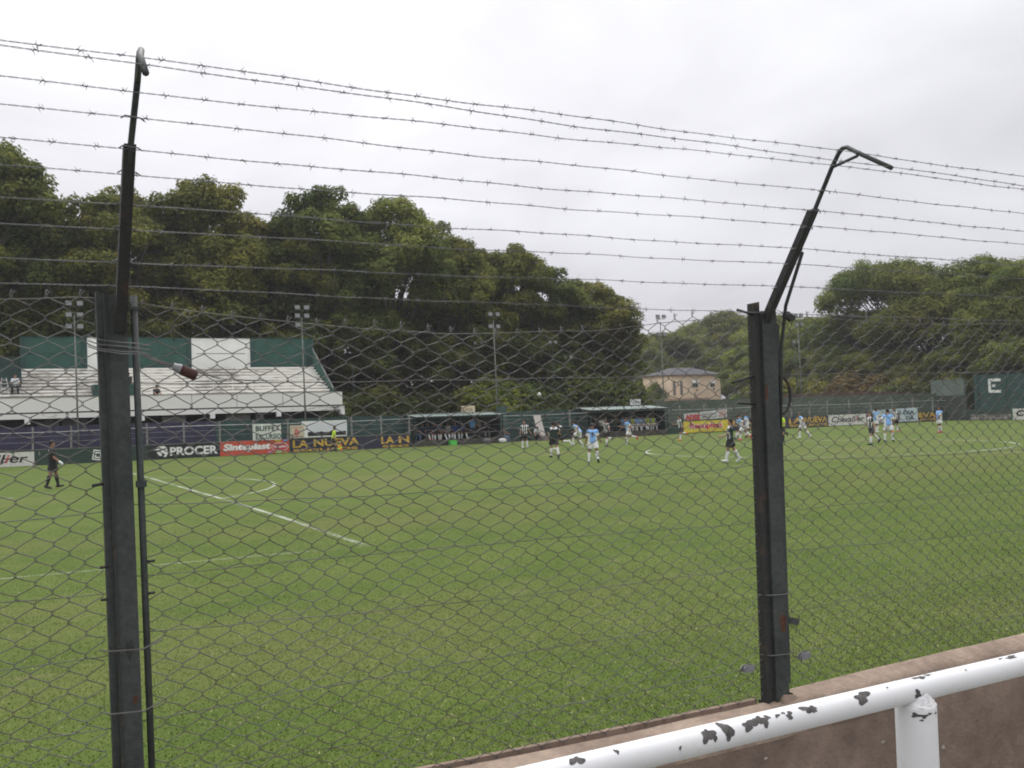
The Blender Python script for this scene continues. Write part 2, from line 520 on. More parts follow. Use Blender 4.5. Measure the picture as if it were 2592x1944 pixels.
CONC = mat('weathered_concrete', (0.20, 0.20, 0.185), 0.9, 0.25, 3.0, fine=0.2, bump=0.2)
GALV = mat('galvanised_pipe', (0.30, 0.31, 0.31), 0.5, 0.15, 4.0, metallic=0.3)

WY = 31.2
lw = thing('low_wall', 'low painted advertising wall along the far touchline, left of the local bench', 'wall', (0, 0, 0))
def panel(parent, m, x0, x1, z0, z1, name='painted_panel', th=0.012, y=WY, label=None):
    o = bx(name, m, parent, x0, x1, y - th, y - 0.001, z0, z1)
    if label: o['label'] = label
    return o
bx('wall_core', GREENP, lw, -14, 38.5, WY, WY + 0.18, -0.05, 0.95)
bx('coping', mat('dirty_coping', (0.13, 0.14, 0.12), 0.9, 0.3, 3), lw, -14, 38.5, WY - 0.02, WY + 0.20, 0.951, 1.0)
a = panel(lw, PEELW, 7.4, 13.0, 0.0, 0.88, label='peeling white panel with black and red lettering')
two_tone('Chevallier', (7, 8), BLKTXT, REDTXT, a, 8.0, 12.66, 0.22, 0.76, WY - 0.017, 0.018, 0.22)
a = panel(lw, GREENP, 13.02, 19.7, 0.02, 0.90, label='dark green painted panel with a white square logo')
# tilted square logo with a D, then the end of a word
def rot_quad_ring(cx, cz, s_out, s_in, ang, y):
    mb = MB()
    def c(s, k):
        t = ang + math.pi / 4 + k * math.pi / 2
        return (cx + s * math.cos(t), y, cz + s * math.sin(t))
    for k in range(4):
        mb.quad(c(s_out, k), c(s_out, k + 1), c(s_in, k + 1), c(s_in, k))
    return mb
rot_quad_ring(16.72, 0.47, 0.46, 0.36, -0.17, WY - 0.016).build('logo_frame', WHTXT, a)
rot_quad_ring(16.72, 0.47, 0.27, 0.16, -0.17, WY - 0.016).build('logo_frame', WHTXT, a)
lettering('R', WHTXT, a, 18.42, 18.75, 0.22, 0.80, WY - 0.016, 0.02)
a = panel(lw, BLACKP, 19.72, 24.40, 0.02, 0.94, label='black painted panel with a white plumed-head emblem')
emb = MB()
for pts in ([(20.12, 0.62), (20.45, 0.86), (20.80, 0.88), (20.98, 0.72), (20.70, 0.70), (20.42, 0.60)],
            [(20.55, 0.56), (20.98, 0.68), (21.04, 0.40), (20.92, 0.16), (20.74, 0.12), (20.84, 0.34), (20.62, 0.44)],
            [(20.30, 0.48), (20.52, 0.50), (20.66, 0.30), (20.60, 0.20), (20.46, 0.26)]):
    emb.poly([(x, WY - 0.016, z) for x, z in pts])
emb.build('emblem', WHTXT, a)
lettering('PROCER', WHTXT, a, 21.16, 24.28, 0.20, 0.78, WY - 0.016, 0.035)
a = panel(lw, NAVY, 29.36, 38.45, 0.03, 0.93, label='navy painted panel with yellow block lettering')
lettering('LA', YELP, a, 29.48, 30.62, 0.34, 0.88, WY - 0.016, 0.035)
lettering('NUEVA', YELP, a, 31.00, 34.42, 0.36, 0.90, WY - 0.016, 0.035)
lettering('SEGUROS', YELP, a, 29.5, 34.3, 0.05, 0.24, WY - 0.016, 0.03)
lettering('LA', YELP, a, 36.12, 37.15, 0.34, 0.86, WY - 0.016, 0.035)
lettering('N', YELP, a, 37.5, 38.35, 0.34, 0.86, WY - 0.016, 0.035)
lettering('SEG', YELP, a, 36.2, 38.3, 0.05, 0.22, WY - 0.016, 0.03)

# red vinyl banner
bn = thing('vinyl_banner', 'orange-red vinyl banner with white lettering on the low far wall', 'banner', (24.43, WY - 0.02, 0))
def wavy_sheet(name, m, parent, x0, x1, z00, z01, z10, z11, y, amp=0.02, nx=16, nz=4, ph=0.0, thick=0.006):
    """Sheet between x0 and x1; z00/z01 bottom/top at the left end, z10/z11 at the right end; parent space."""
    V = []; F = []
    for k in range(2):
        for i in range(nx + 1):
            s = i / nx
            for j in range(nz + 1):
                t = j / nz
                zb = z00 + (z10 - z00) * s; zt = z01 + (z11 - z01) * s
                V.append((x0 + (x1 - x0) * s, y + k * thick + amp * (math.sin(7 * s + 2 * t + ph) + 0.5 * math.sin(15 * s - 3 * t + ph)), zb + (zt - zb) * t))
    q = (nx + 1) * (nz + 1)
    for i in range(nx):
        for j in range(nz):
            a_ = i * (nz + 1) + j
            F.append((a_, a_ + nz + 1, a_ + nz + 2, a_ + 1))
            F.append((q + a_, q + a_ + 1, q + a_ + nz + 2, q + a_ + nz + 1))
    return obj(name, mesh_from(name, V, F, True), m, parent)
wavy_sheet('sheet', REDP, bn, 0, 4.80, 0.01, 0.985, 0.03, 0.975, -0.03, 0.006)
lettering('Sinteplast', WHTXT, bn, 0.22, 3.46, 0.22, 0.82, -0.052, 0.05, 0.12)
ov = MB(); ov.poly([(4.12 + 0.60 * math.cos(t), -0.050, 0.47 + 0.30 * math.sin(t)) for t in np.linspace(0, 2 * math.pi, 28, endpoint=False)])
ov.build('oval_border', WHTXT, bn)
ov = MB(); ov.poly([(4.12 + 0.56 * math.cos(t), -0.054, 0.47 + 0.265 * math.sin(t)) for t in np.linspace(0, 2 * math.pi, 28, endpoint=False)])
ov.build('oval', REDTXT, bn)
lettering('Sinteplast', WHTXT, bn, 3.66, 4.58, 0.38, 0.58, -0.058, 0.03, 0.1)
for nm, cc, cx, cz, sx, sz in (('splash', (0.65, 0.42, 0.05), 3.98, 0.88, 0.22, 0.09), ('splash', (0.10, 0.25, 0.60), 4.55, 0.89, 0.18, 0.08),
                               ('splash', (0.55, 0.20, 0.35), 3.45, 0.13, 0.20, 0.09), ('splash', (0.28, 0.45, 0.12), 4.05, 0.09, 0.28, 0.07), ('splash', (0.65, 0.42, 0.05), 4.60, 0.07, 0.16, 0.05)):
    mb = MB(); mb.poly([(cx + sx * math.cos(t) * (1 + 0.2 * math.sin(3 * t)), -0.050, cz + sz * math.sin(t)) for t in np.linspace(0, 2 * math.pi, 16, endpoint=False)])
    mb.build(nm, mat('splash_%.2f_%.2f' % (cc[0], cc[1]), cc, 0.5, 0.05, 3), bn)

# right-hand part of the low wall
rw = thing('low_wall', 'low advertising wall along the far touchline, right of the visitors bench', 'wall')
bx('wall_core', GREENP, rw, 62.6, 98.7, WY, WY + 0.18, -0.05, 0.98)
a = panel(rw, NAVY, 69.4, 81.6, 0.03, 1.06, label='navy panel with yellow lettering')
lettering('LA NUEVA', YELP, a, 69.8, 74.9, 0.44, 0.98, WY - 0.016, 0.035)
lettering('SEGUROS', YELP, a, 70.6, 74.8, 0.12, 0.33, WY - 0.016, 0.03)
lettering('LA', YELP, a, 76.55, 78.2, 0.44, 0.98, WY - 0.016, 0.04)
lettering('NUEVA', YELP, a, 78.5, 81.5, 0.44, 1.00, WY - 0.016, 0.035)
lettering('SEGUROS', YELP, a, 76.6, 81.5, 0.12, 0.35, WY - 0.016, 0.03)
a = panel(rw, WHITEP, 81.65, 86.75, 0.05, 1.07, label='white panel with black italic lettering')
two_tone('Chevallier', (7, 8), BLKTXT, REDTXT, a, 82.05, 86.5, 0.34, 0.92, WY - 0.016, 0.018, 0.22)
a = panel(rw, mat('purple_paint', (0.11, 0.05, 0.12), 0.8, 0.2), 86.78, 87.4, 0.03, 1.06)
a = panel(rw, BLACKP, 87.45, 97.0, 0.03, 1.00, label='black panel with yellow lettering')
lettering('LA NUEVA', YELP, a, 90.2, 96.9, 0.44, 0.96, WY - 0.016, 0.035)
lettering('SEGUROS', YELP, a, 92.0, 96.9, 0.12, 0.34, WY - 0.016, 0.03)
rb = thing('vinyl_banner', 'yellow vinyl banner with red lettering beside the visitors bench', 'banner', (64.17, WY - 0.02, 0))
wavy_sheet('sheet', YELV, rb, 0, 5.04, 0.05, 1.05, 0.05, 1.06, -0.03, 0.005)
lettering('Recuplast', WHTXT, rb, 0.62, 4.38, 0.22, 0.92, -0.052, 0.085)
lettering('Recuplast', REDTXT, rb, 0.66, 4.34, 0.25, 0.89, -0.058, 0.03)
scribble(rb, BLKTXT, 2.3, 3.0, 0.08, 0.14, -0.052, 7)
ad = thing('cloth_banner', 'sagging white cloth banner with red lettering hung above the yellow banner', 'banner', (64.2, WY - 0.06, 0))
wavy_sheet('sheet', mat('banner_cloth', (0.50, 0.50, 0.49), 0.9, 0.15, 2.5), ad, 0.02, 4.88, 1.12, 1.72, 1.24, 2.02, -0.05, 0.03)
lettering('ADES', REDTXT, ad, 0.10, 1.75, 1.16, 1.64, -0.11, 0.06)
scribble(ad, BLKTXT, 1.95, 3.65, 1.52, 1.72, -0.11, 9)
scribble(ad, BLKTXT, 1.95, 3.65, 1.26, 1.44, -0.11, 9)
ORP = mat('orange_red_paint', (0.52, 0.12, 0.07), 0.8, 0.1)
scribble(ad, ORP, 3.85, 4.75, 1.66, 1.92, -0.11, 5)
scribble(ad, ORP, 3.85, 4.75, 1.34, 1.58, -0.11, 5)
cb = thing('cloth_banner', 'pale blue cloth banner with green handwriting on the far wall near the corner', 'banner', (86.6, WY - 0.06, 0))
wavy_sheet('sheet', mat('pale_blue_cloth', (0.46, 0.54, 0.58), 0.9, 0.1, 1.2), cb, 1.0, 7.55, 0.12, 1.36, 0.09, 1.50, -0.05, 0.04, nx=24)
lettering('ESTE DIA', GRNTXT, cb, 3.0, 6.9, 0.82, 1.24, -0.12, 0.02)
lettering('DA', GRNTXT, cb, 3.6, 4.7, 0.28, 0.66, -0.12, 0.02)
lettering('DA', GRNTXT, cb, 5.6, 6.8, 0.30, 0.68, -0.12, 0.02)

# back walls
o = bx('boundary_wall', PURPLE, None, -14, 24.50, 33.0, 33.25, 0, 2.44)
tag(o, 'purple painted brick wall below the grandstand behind the adverts', 'wall')
gw = thing('boundary_wall', 'dark green brick wall behind the two team benches', 'wall')
bx('wall_core', GREENW, gw, 24.52, 62.6, 33.0, 33.25, 0, 2.42)
bx('pillar', mat('green_pillar', (0.055, 0.095, 0.080), 0.85, 0.2, 2), gw, 46.85, 47.45, 32.6, 32.99, 0, 2.88)
bx('ledge', CONC, gw, 47.5, 53.9, 32.93, 32.995, 1.02, 1.08)
tw = thing('boundary_wall', 'faded grey-green wall running to the far right corner', 'wall')
bx('wall_core', GREYGREEN, tw, 62.62, 99.5, 33.0, 33.25, 0, 2.92)
# far wire fence: concrete posts and a top pipe
def far_fence(x0, x1, label, posts, extra_top=2.42):
    f = thing('wire_fence', label, 'fence')
    for px in posts:
        k = 0.02 * math.sin(px * 3.1)
        MB().prism([(px - 0.055, 1.0), (px + 0.055, 1.0), (px + 0.05 + k, extra_top), (px - 0.05 + k, extra_top)], 'y', WY + 0.03, WY + 0.14).build('post', CONC, f)
    MB().tube([(x, WY - 0.01, 2.10 + 0.04 * math.sin(x * 0.35)) for x in np.linspace(x0, x1, 30)], 0.024, 6).build('top_rail', GALV, f)
    for z in (1.45, 1.8):
        MB().tube([(x, WY - 0.01, z) for x in (x0, x1)], 0.006, 4).build('line_wire', GALV, f)
    return f
far_fence(-14, 38.4, 'far wire fence with concrete posts above the adverts left of the benches', [10.6, 12.93, 15.15, 17.4, 19.75, 22.1, 24.46, 26.75, 29.18, 31.5, 33.9, 36.2])
far_fence(38.4, 63.0, 'thin pipe rail passing in front of the two team benches', [38.42, 52.6])
far_fence(63.0, 98.5, 'far wire fence with concrete posts above the adverts right of the benches', [63.9, 66.6, 69.1, 72.0, 74.4, 77.0, 79.3, 81.6, 84.6, 87.6, 90.6, 93.6, 96.6], 2.5)

# signs on the green wall
bs = thing('cloth_sign', 'white sheet with hand-painted dark green words on the green wall', 'sign', (26.65, 31.02, 0))
wavy_sheet('sheet', mat('white_sheet', (0.60, 0.62, 0.57), 0.9, 0.08, 2), bs, 0, 1.98, 0.99, 2.10, 0.97, 2.11, 0, 0.008)
lettering('BUFFET', GRNTXT, bs, 0.20, 1.85, 1.62, 1.98, -0.02, 0.02)
lettering('EXCURSIO', GRNTXT, bs, 0.20, 1.96, 1.04, 1.42, -0.02, 0.02)
po = thing('poster', 'small beige poster with a red emblem between the sheet and white board', 'poster', (29.27, 31.05, 0))
bx('sheet', mat('beige_paper', (0.50, 0.45, 0.34), 0.8, 0.1, 4), po, 0, 1.02, -0.01, 0.01, 1.03, 1.94)
scribble(po, REDTXT, 0.12, 0.90, 1.74, 1.84, -0.014, 7)
mb = MB(); mb.poly([(0.50 + 0.2 * math.cos(t), -0.013, 1.42 + 0.26 * math.sin(t) * (1 + 0.2 * math.cos(3 * t))) for t in np.linspace(0, 2 * math.pi, 18, endpoint=False)])
mb.build('emblem', mat('faded_red_print', (0.48, 0.16, 0.14), 0.8, 0.25, 9), po)
bx('print_band', BLKTXT, po, 0.1, 0.92, -0.014, -0.011, 1.10, 1.14)
wb = thing('notice_board', 'white notice board with black lower edge on the green wall', 'board', (30.12, 31.06, 0))
bx('frame', WHTXT, wb, 0, 3.34, -0.01, 0.03, 1.04, 2.20)
bx('white_field', mat('board_white', (0.60, 0.62, 0.66), 0.5, 0.06, 1.2), wb, 0.42, 3.27, -0.014, -0.0105, 1.36, 2.11)
mb = MB(); mb.poly([(0.42, -0.0145, 1.12), (3.27, -0.0145, 1.12)] + [(3.27 - 2.85 * i / 24, -0.0145, 1.40 + 0.05 * fbm1(i * 0.9)) for i in range(25)])
mb.build('black_strip', BLKTXT, wb)

# end wall behind the far goal
ew = thing('boundary_wall', 'tall dark green end wall with a big white letter E', 'wall')
EW = mat('end_wall_green', (0.040, 0.085, 0.078), 0.85, 0.15, 0.8, col2=(0.030, 0.062, 0.057), fine=0.15)
bx('wall_core', EW, ew, 99.3, 99.6, -40, 28.4, 1.1, 4.56)
bx('base', GREENP, ew, 99.2, 99.6, -40, 29.3, 0, 1.098)
bx('stone_band', mat('flaking_base', (0.10, 0.10, 0.085), 0.9, 0.2, 2.5, col2=(0.30, 0.29, 0.26), mid=0.52, width=0.1), ew, 99.16, 99.199, 23.9, 28.8, 0.05, 0.60)
for yy in (28.0, 24.9, 21.9, 18.9):
    bx('rib', EW, ew, 99.22, 99.299, yy - 0.1, yy + 0.1, 1.1, 4.5)
mb = MB()
EY0, EY1 = 26.75, 25.35
for (a0, a1, z0, z1) in ((0, 0.30, 2.72, 4.14), (0.301, 1.4, 3.86, 4.14), (0.301, 1.4, 2.72, 3.0), (0.45, 0.80, 3.30, 3.58)):
    mb.quad((99.29, EY0 - a0, z0), (99.29, EY0 - a1, z0), (99.29, EY0 - a1, z1), (99.29, EY0 - a0, z1))
mb.build('letter', WHTXT, ew)
pn = thing('metal_gate', 'tall plain grey-green gate panel in the far right corner', 'gate')
bx('leaf', mat('grey_green_sheet', (0.13, 0.165, 0.14), 0.7, 0.12, 0.7), pn, 99.35, 99.42, 29.4, 33.6, 2.62, 4.27)
bx('lower_leaf', mat('dark_gate', (0.055, 0.068, 0.055), 0.8, 0.2, 1.0), pn, 99.33, 99.43, 29.35, 33.0, 0.0, 2.60)
bx('frame', mat('gate_frame', (0.05, 0.06, 0.05), 0.7, 0.1), pn, 99.28, 99.34, 29.3, 29.5, 0, 4.3)
cp = thing('advertising_board', 'white board with black lettering at the foot of the end wall', 'board', (99.1, 24.05, 0))
bx('board', WHITEP, cp, -0.03, 0.03, -4.9, 0, 0.01, 1.09)
bx('edge', mat('green_edge', (0.05, 0.25, 0.16), 0.6, 0.1), cp, -0.034, 0.034, 0.001, 0.07, 0.0, 1.1)
# text runs towards -y (to the right as seen from the pitch)
def letter_negy(s, m, parent, y0, y1, z0, z1, x, bold, shear):
    o = lettering(s, m, parent, 0, 1, z0, z1, x, bold, shear, facing='-x')
    me = o.data
    for v in me.vertices: v.co.y = y0 + (y1 - y0) * v.co.y
    return o
letter_negy('C', BLKTXT, cp, -0.35, -1.25, 0.34, 0.95, -0.036, 0.05, 0.25)
letter_negy('hevallier', BLKTXT, cp, -1.25, -4.6, 0.38, 0.92, -0.036, 0.03, 0.25)

# ---- floodlight masts
LAMP = mat('lamp_housing', (0.085, 0.09, 0.09), 0.5, 0.1)
GLASS = mat('lamp_glass', (0.16, 0.165, 0.165), 0.2, 0.05, spec=0.6)
POLEM = mat('pole_grey', (0.15, 0.155, 0.14), 0.6, 0.2, 2)
def floodlight(x, y, top, label, rows, face=(0.0, -1.0), pm=POLEM, base=0.0, sc=1.0):
    t = thing('floodlight_mast', label, 'floodlight', (x, y, base), group='floodlight masts')
    h = top - base
    lean = 0.012 * h
    MB().tube([(0, 0, 0), (-lean * 0.5, 0, h * 0.55), (-lean, 0, h)], [0.07 * sc, 0.055 * sc, 0.04 * sc], 8).build('pole', pm, t, True)
    k = 0
    for (dz, xs) in rows:
        z = h + dz
        bx('crossarm', LAMP, t, -lean - 0.5 * sc, -lean + 0.5 * sc, -0.03, 0.03, z - 0.03, z + 0.02)
        for xx in xs:
            hm = MB()
            hm.v = [(-0.24, 0.12, -0.08), (0.24, 0.12, -0.08), (0.20, 0.12, 0.22), (-0.20, 0.12, 0.22), (-0.27, -0.16, -0.20), (0.27, -0.16, -0.20), (0.27, -0.06, 0.20), (-0.27, -0.06, 0.20)]
            hm.f = [(0, 3, 2, 1), (0, 1, 5, 4), (3, 7, 6, 2), (0, 4, 7, 3), (1, 2, 6, 5), (4, 5, 6, 7)]
            lo = hm.build('lamp', LAMP, t)
            gm = MB().quad((-0.24, -0.166, -0.17), (0.24, -0.166, -0.17), (0.24, -0.076, 0.17), (-0.24, -0.076, 0.17))
            go = gm.build('lens', GLASS, lo)
            lo.location = (-lean + xx * sc * 0.8, -0.10, z + 0.2); lo.scale = (sc * 0.72, sc * 0.72, sc * 0.8)
            k += 1
    return t
two = (-0.42, 0.42)
floodlight(15.62, 31.75, 9.6, 'floodlight mast with six lamps standing in front of the grandstand at the left', [(-0.95, two), (-0.2, two), (0.55, two)])
floodlight(30.64, 31.75, 9.7, 'floodlight mast in front of the grandstand end beside the white notice board', [(-0.75, (-0.4,)), (-0.1, two), (0.5, two)])
floodlight(47.1, 33.5, 9.9, 'floodlight mast rising behind the local bench', [(-0.7, two), (0.3, two)])
floodlight(63.95, 33.5, 10.05, 'floodlight mast against the sky beside the peach house', [(-1.35, two), (0.25, two)])
floodlight(80.6, 33.5, 10.4, 'pale floodlight mast right of the near fence post', [(-0.6, two), (0.3, two)])
DKP = mat('dark_green_pole', (0.035, 0.055, 0.048), 0.7, 0.2, 2)
for (x, y, z, lab) in ((38.6, 44, 7.0, 'bare dark pole just right of the grandstand'), (50.8, 44, 8.6, 'dark slim mast in the trees right of the local bench'),
                       (58.8, 44, 8.7, 'dark slim mast in the trees left of the visitors bench'), (61.7, 46, 7.4, 'short dark mast in the trees above the visitors bench'),
                       (84.5, 38, 8.4, 'dark slim mast in front of the right-hand trees')):
    floodlight(x, y, z, lab, [] if x < 40 else [(0.1, two)], pm=DKP, sc=0.9)

# ---- embankment wall behind the corner
o = bx('brick_wall', brick_mat('red_brick', (0.11, 0.055, 0.042), (0.09, 0.048, 0.038), (0.075, 0.06, 0.05)), None, 80, 103, 37.0, 37.3, 0, 3.25)
tag(o, 'reddish brick wall showing above the grey-green wall at right', 'wall')

# ================================================================== GRANDSTAND
def stand_white(name, seed, dirt_shade, amount):
    m = bpy.data.materials.new(name); m.use_nodes = True
    t = m.node_tree; b = t.nodes['Principled BSDF']; b.inputs['Roughness'].default_value = 0.85
    tcn = t.nodes.new('ShaderNodeTexCoord')
    def nz_(sc, st):
        mp = t.nodes.new('ShaderNodeMapping'); mp.inputs['Scale'].default_value = st; mp.inputs['Location'].default_value = (seed, 0, 0)
        t.links.new(tcn.outputs['Object'], mp.inputs[0])
        n = t.nodes.new('ShaderNodeTexNoise'); n.inputs['Scale'].default_value = sc; n.inputs['Detail'].default_value = 7; n.inputs['Roughness'].default_value = 0.68
        t.links.new(mp.outputs[0], n.inputs['Vector']); return n.outputs[0]
    big = nz_(0.20, (1, 0.5, 0.5)); fine = nz_(2.4, (0.55, 1, 3.0))
    ad = t.nodes.new('ShaderNodeMath'); ad.operation = 'ADD'
    t.links.new(big, ad.inputs[0]); t.links.new(fine, ad.inputs[1])
    r = t.nodes.new('ShaderNodeMapRange'); r.inputs[1].default_value = 1.22 - amount; r.inputs[2].default_value = 1.42 - amount
    r.inputs[4].default_value = 0.75
    t.links.new(ad.outputs[0], r.inputs[0])
    mi = t.nodes.new('ShaderNodeMix'); mi.data_type = 'RGBA'
    mi.inputs['A'].default_value = (0.76, 0.745, 0.70, 1); mi.inputs['B'].default_value = dirt_shade + (1,)
    t.links.new(r.outputs[0], mi.inputs['Factor']); t.links.new(mi.outputs['Result'], b.inputs['Base Color'])
    return m
STEPW = stand_white('grimy_white_steps', 0.0, (0.16, 0.13, 0.10), 0.16)
STEPD = stand_white('very_grimy_steps', 3.0, (0.15, 0.12, 0.09), 0.28)
RISW = stand_white('riser_grime_shade', 1.0, (0.24, 0.21, 0.17), 0.34)  # grime plus the shade under the tread edges, put into the colour
RISD = stand_white('riser_heavy_grime_shade', 4.0, (0.17, 0.14, 0.11), 0.44)  # heavier grime, with the same under-tread shade mixed into the colour
PARW = stand_white('parapet_white', 5.0, (0.42, 0.36, 0.26), 0.06)
BEAMW = stand_white('stained_beam_white', 9.0, (0.15, 0.13, 0.10), 0.18)
STG = mat('grandstand_green', (0.032, 0.085, 0.068), 0.8, 0.12, 0.8, fine=0.08)
STGD = mat('grandstand_green_edge', (0.026, 0.066, 0.058), 0.8, 0.12, 0.8)
STWH = mat('grandstand_white', (0.76, 0.76, 0.73), 0.8, 0.05, 0.7, fine=0.04)
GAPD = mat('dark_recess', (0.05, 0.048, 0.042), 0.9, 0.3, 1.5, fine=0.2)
gs = thing('grandstand', 'white stepped concrete grandstand with green and white back wall', 'grandstand', (0, 0, 0))
SX0 = -6.0
for k in range(10):
    z1 = 4.45 + 0.2467 * k; y0 = 37.5 + 0.5 * k
    for (a0, a1, mm) in ((SX0, 12.6, STEPD), (12.6, 17.9, STEPD), (17.9, 24.2, STEPW), (24.2, 28.0, STEPD), (28.0, 34.46, STEPW)):
        if a1 == 12.6 and k > 3:
            continue
        xa = a0 + (0.001 if a0 > SX0 else 0)
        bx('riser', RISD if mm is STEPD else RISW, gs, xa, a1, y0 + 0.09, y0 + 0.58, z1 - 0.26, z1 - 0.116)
        bx('tread', mm, gs, xa, a1, y0 - 0.02 + 0.008 * math.sin(k * 3 + a0), y0 + 0.60, z1 - 0.115, z1)
# back wall in bays
for (a0, a1, mm) in ((12.64, 17.20, STG), (17.20, 20.05, STWH), (20.05, 24.83, STG), (24.83, 29.45, STWH), (29.45, 34.56, STG)):
    bx('back_panel', mm, gs, a0 + 0.002, a1, 43.0, 43.2, 6.55, 9.08)
    if mm is STG:
        for pz in (a0 + 0.004, a1 - 0.36):
            bx('pilaster', STGD, gs, pz, pz + 0.34, 42.93, 42.999, 6.6, 9.0)
    bx('joint', mat('panel_joint', (0.02, 0.045, 0.04) if mm is STG else (0.42, 0.42, 0.40), 0.8, 0.1), gs, a0 + 0.36, a1 - 0.37, 42.985, 42.999, 7.83, 7.87)
bx('coping', STGD, gs, 12.64, 34.6, 42.95, 43.25, 9.081, 9.12)
# booth wall at the left and the rest of the back wall
bx('booth_wall', mat('booth_green', (0.022, 0.048, 0.042), 0.8, 0.15, 1), gs, SX0, 12.62, 39.6, 39.8, 5.3, 6.75)
bx('rear_wall', mat('rear_green', (0.026, 0.055, 0.046), 0.8, 0.2, 1), gs, SX0, 12.62, 43.05, 43.25, 4.5, 7.6)
# sloping side wall
MB().prism([(37.45, 3.3), (37.45, 4.62), (42.9, 8.20), (43.22, 8.20), (43.22, 3.3)], 'x', 34.52, 34.72).build('side_wall', STG, gs)
bx('end_pilaster', STGD, gs, 34.53, 34.74, 42.9, 43.3, 8.201, 9.08)
MB().tube([(34.62, 37.5, 4.72), (34.62, 42.9, 8.30)], 0.05, 6).build('side_coping', CONC, gs)
# parapet, beam and brackets
bx('parapet', PARW, gs, SX0, 34.66, 35.5, 35.68, 3.40, 4.39)
bx('parapet_cap', mat('parapet_cap', (0.20, 0.18, 0.15), 0.9, 0.2), gs, SX0, 34.68, 35.47, 35.72, 4.391, 4.425)
for xx in (23.4, 26.6, 30.0):
    bx('joint', GAPD, gs, xx, xx + 0.03, 35.494, 35.4995, 3.42, 4.38)
bx('deck', CONC, gs, SX0, 34.5, 35.69, 37.5, 4.0, 4.15)
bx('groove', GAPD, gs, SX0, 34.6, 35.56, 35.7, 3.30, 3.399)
bx('beam', BEAMW, gs, SX0, 34.80, 35.46, 35.75, 2.96, 3.299)
for xx in (7.9, 12.62, 17.30, 19.85, 24.68, 29.52, 34.47):
    bx('bracket', STWH, gs, xx, xx + 0.34, 35.44, 35.8, 2.62, 2.958)
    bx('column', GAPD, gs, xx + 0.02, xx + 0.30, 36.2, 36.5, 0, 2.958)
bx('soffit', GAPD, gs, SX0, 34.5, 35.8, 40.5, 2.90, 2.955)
bx('undercroft_wall', mat('undercroft', (0.11, 0.105, 0.095), 0.9, 0.3, 1.2, col2=(0.06, 0.06, 0.05)), gs, SX0, 34.5, 39.5, 39.7, 0, 2.899)
for (a0, a1, cc) in ((26.1, 27.9, (0.42, 0.42, 0.40)), (21.6, 23.2, (0.45, 0.45, 0.43)), (28.3, 28.9, (0.36, 0.36, 0.35)), (13.4, 14.8, (0.22, 0.22, 0.21)), (15.0, 16.6, (0.16, 0.17, 0.15)), (30.2, 31.2, (0.14, 0.13, 0.12))):
    bx('infill_panel', mat('infill_%d' % (cc[0] * 100), cc, 0.8, 0.15, 2), gs, a0, a1, 36.9, 37.0, 1.2, 2.88)
# vomitory box
bx('vomitory_wall', STG, gs, 17.16, 19.72, 36.95, 37.10, 4.16, 5.27)
bx('vomitory_side', STGD, gs, 17.05, 17.158, 36.95, 38.6, 4.16, 5.27)
# handrail on the terrace
hr = MB().tube([(23.95, 38.2, 5.64), (30.0, 38.2, 5.66)], 0.028, 6)
hr.build('handrail', STWH, gs)
for xx in (24.1, 25.5, 26.95, 28.4, 29.85):
    MB().tube([(xx, 38.2, 4.6), (xx, 38.2, 5.64)], 0.026, 6).build('handrail_post', STWH, gs)
# step ladder on the terrace
sl = thing('step_ladder', 'white step ladder standing on the terrace at the left edge', 'ladder', (11.5, 38.2, 4.70))
WL = mat('ladder_white', (0.6, 0.6, 0.58), 0.6, 0.08)
for sx in (-0.18, 0.18):
    MB().tube([(sx * 1.5, -0.22, 0), (sx * 0.7, 0, 1.18)], 0.02, 5).build('rail', WL, sl)
    MB().tube([(sx * 1.9, 0.30, 0.24), (sx * 0.7, 0.01, 1.18)], 0.018, 5).build('rear_leg', WL, sl)
for i in range(4):
    t_ = (i + 1) / 4.6
    bx('rung', WL, sl, -0.27 + 0.14 * t_, 0.27 - 0.14 * t_, -0.24 + 0.22 * t_, -0.16 + 0.22 * t_, 1.18 * t_ - 0.012, 1.18 * t_ + 0.012)

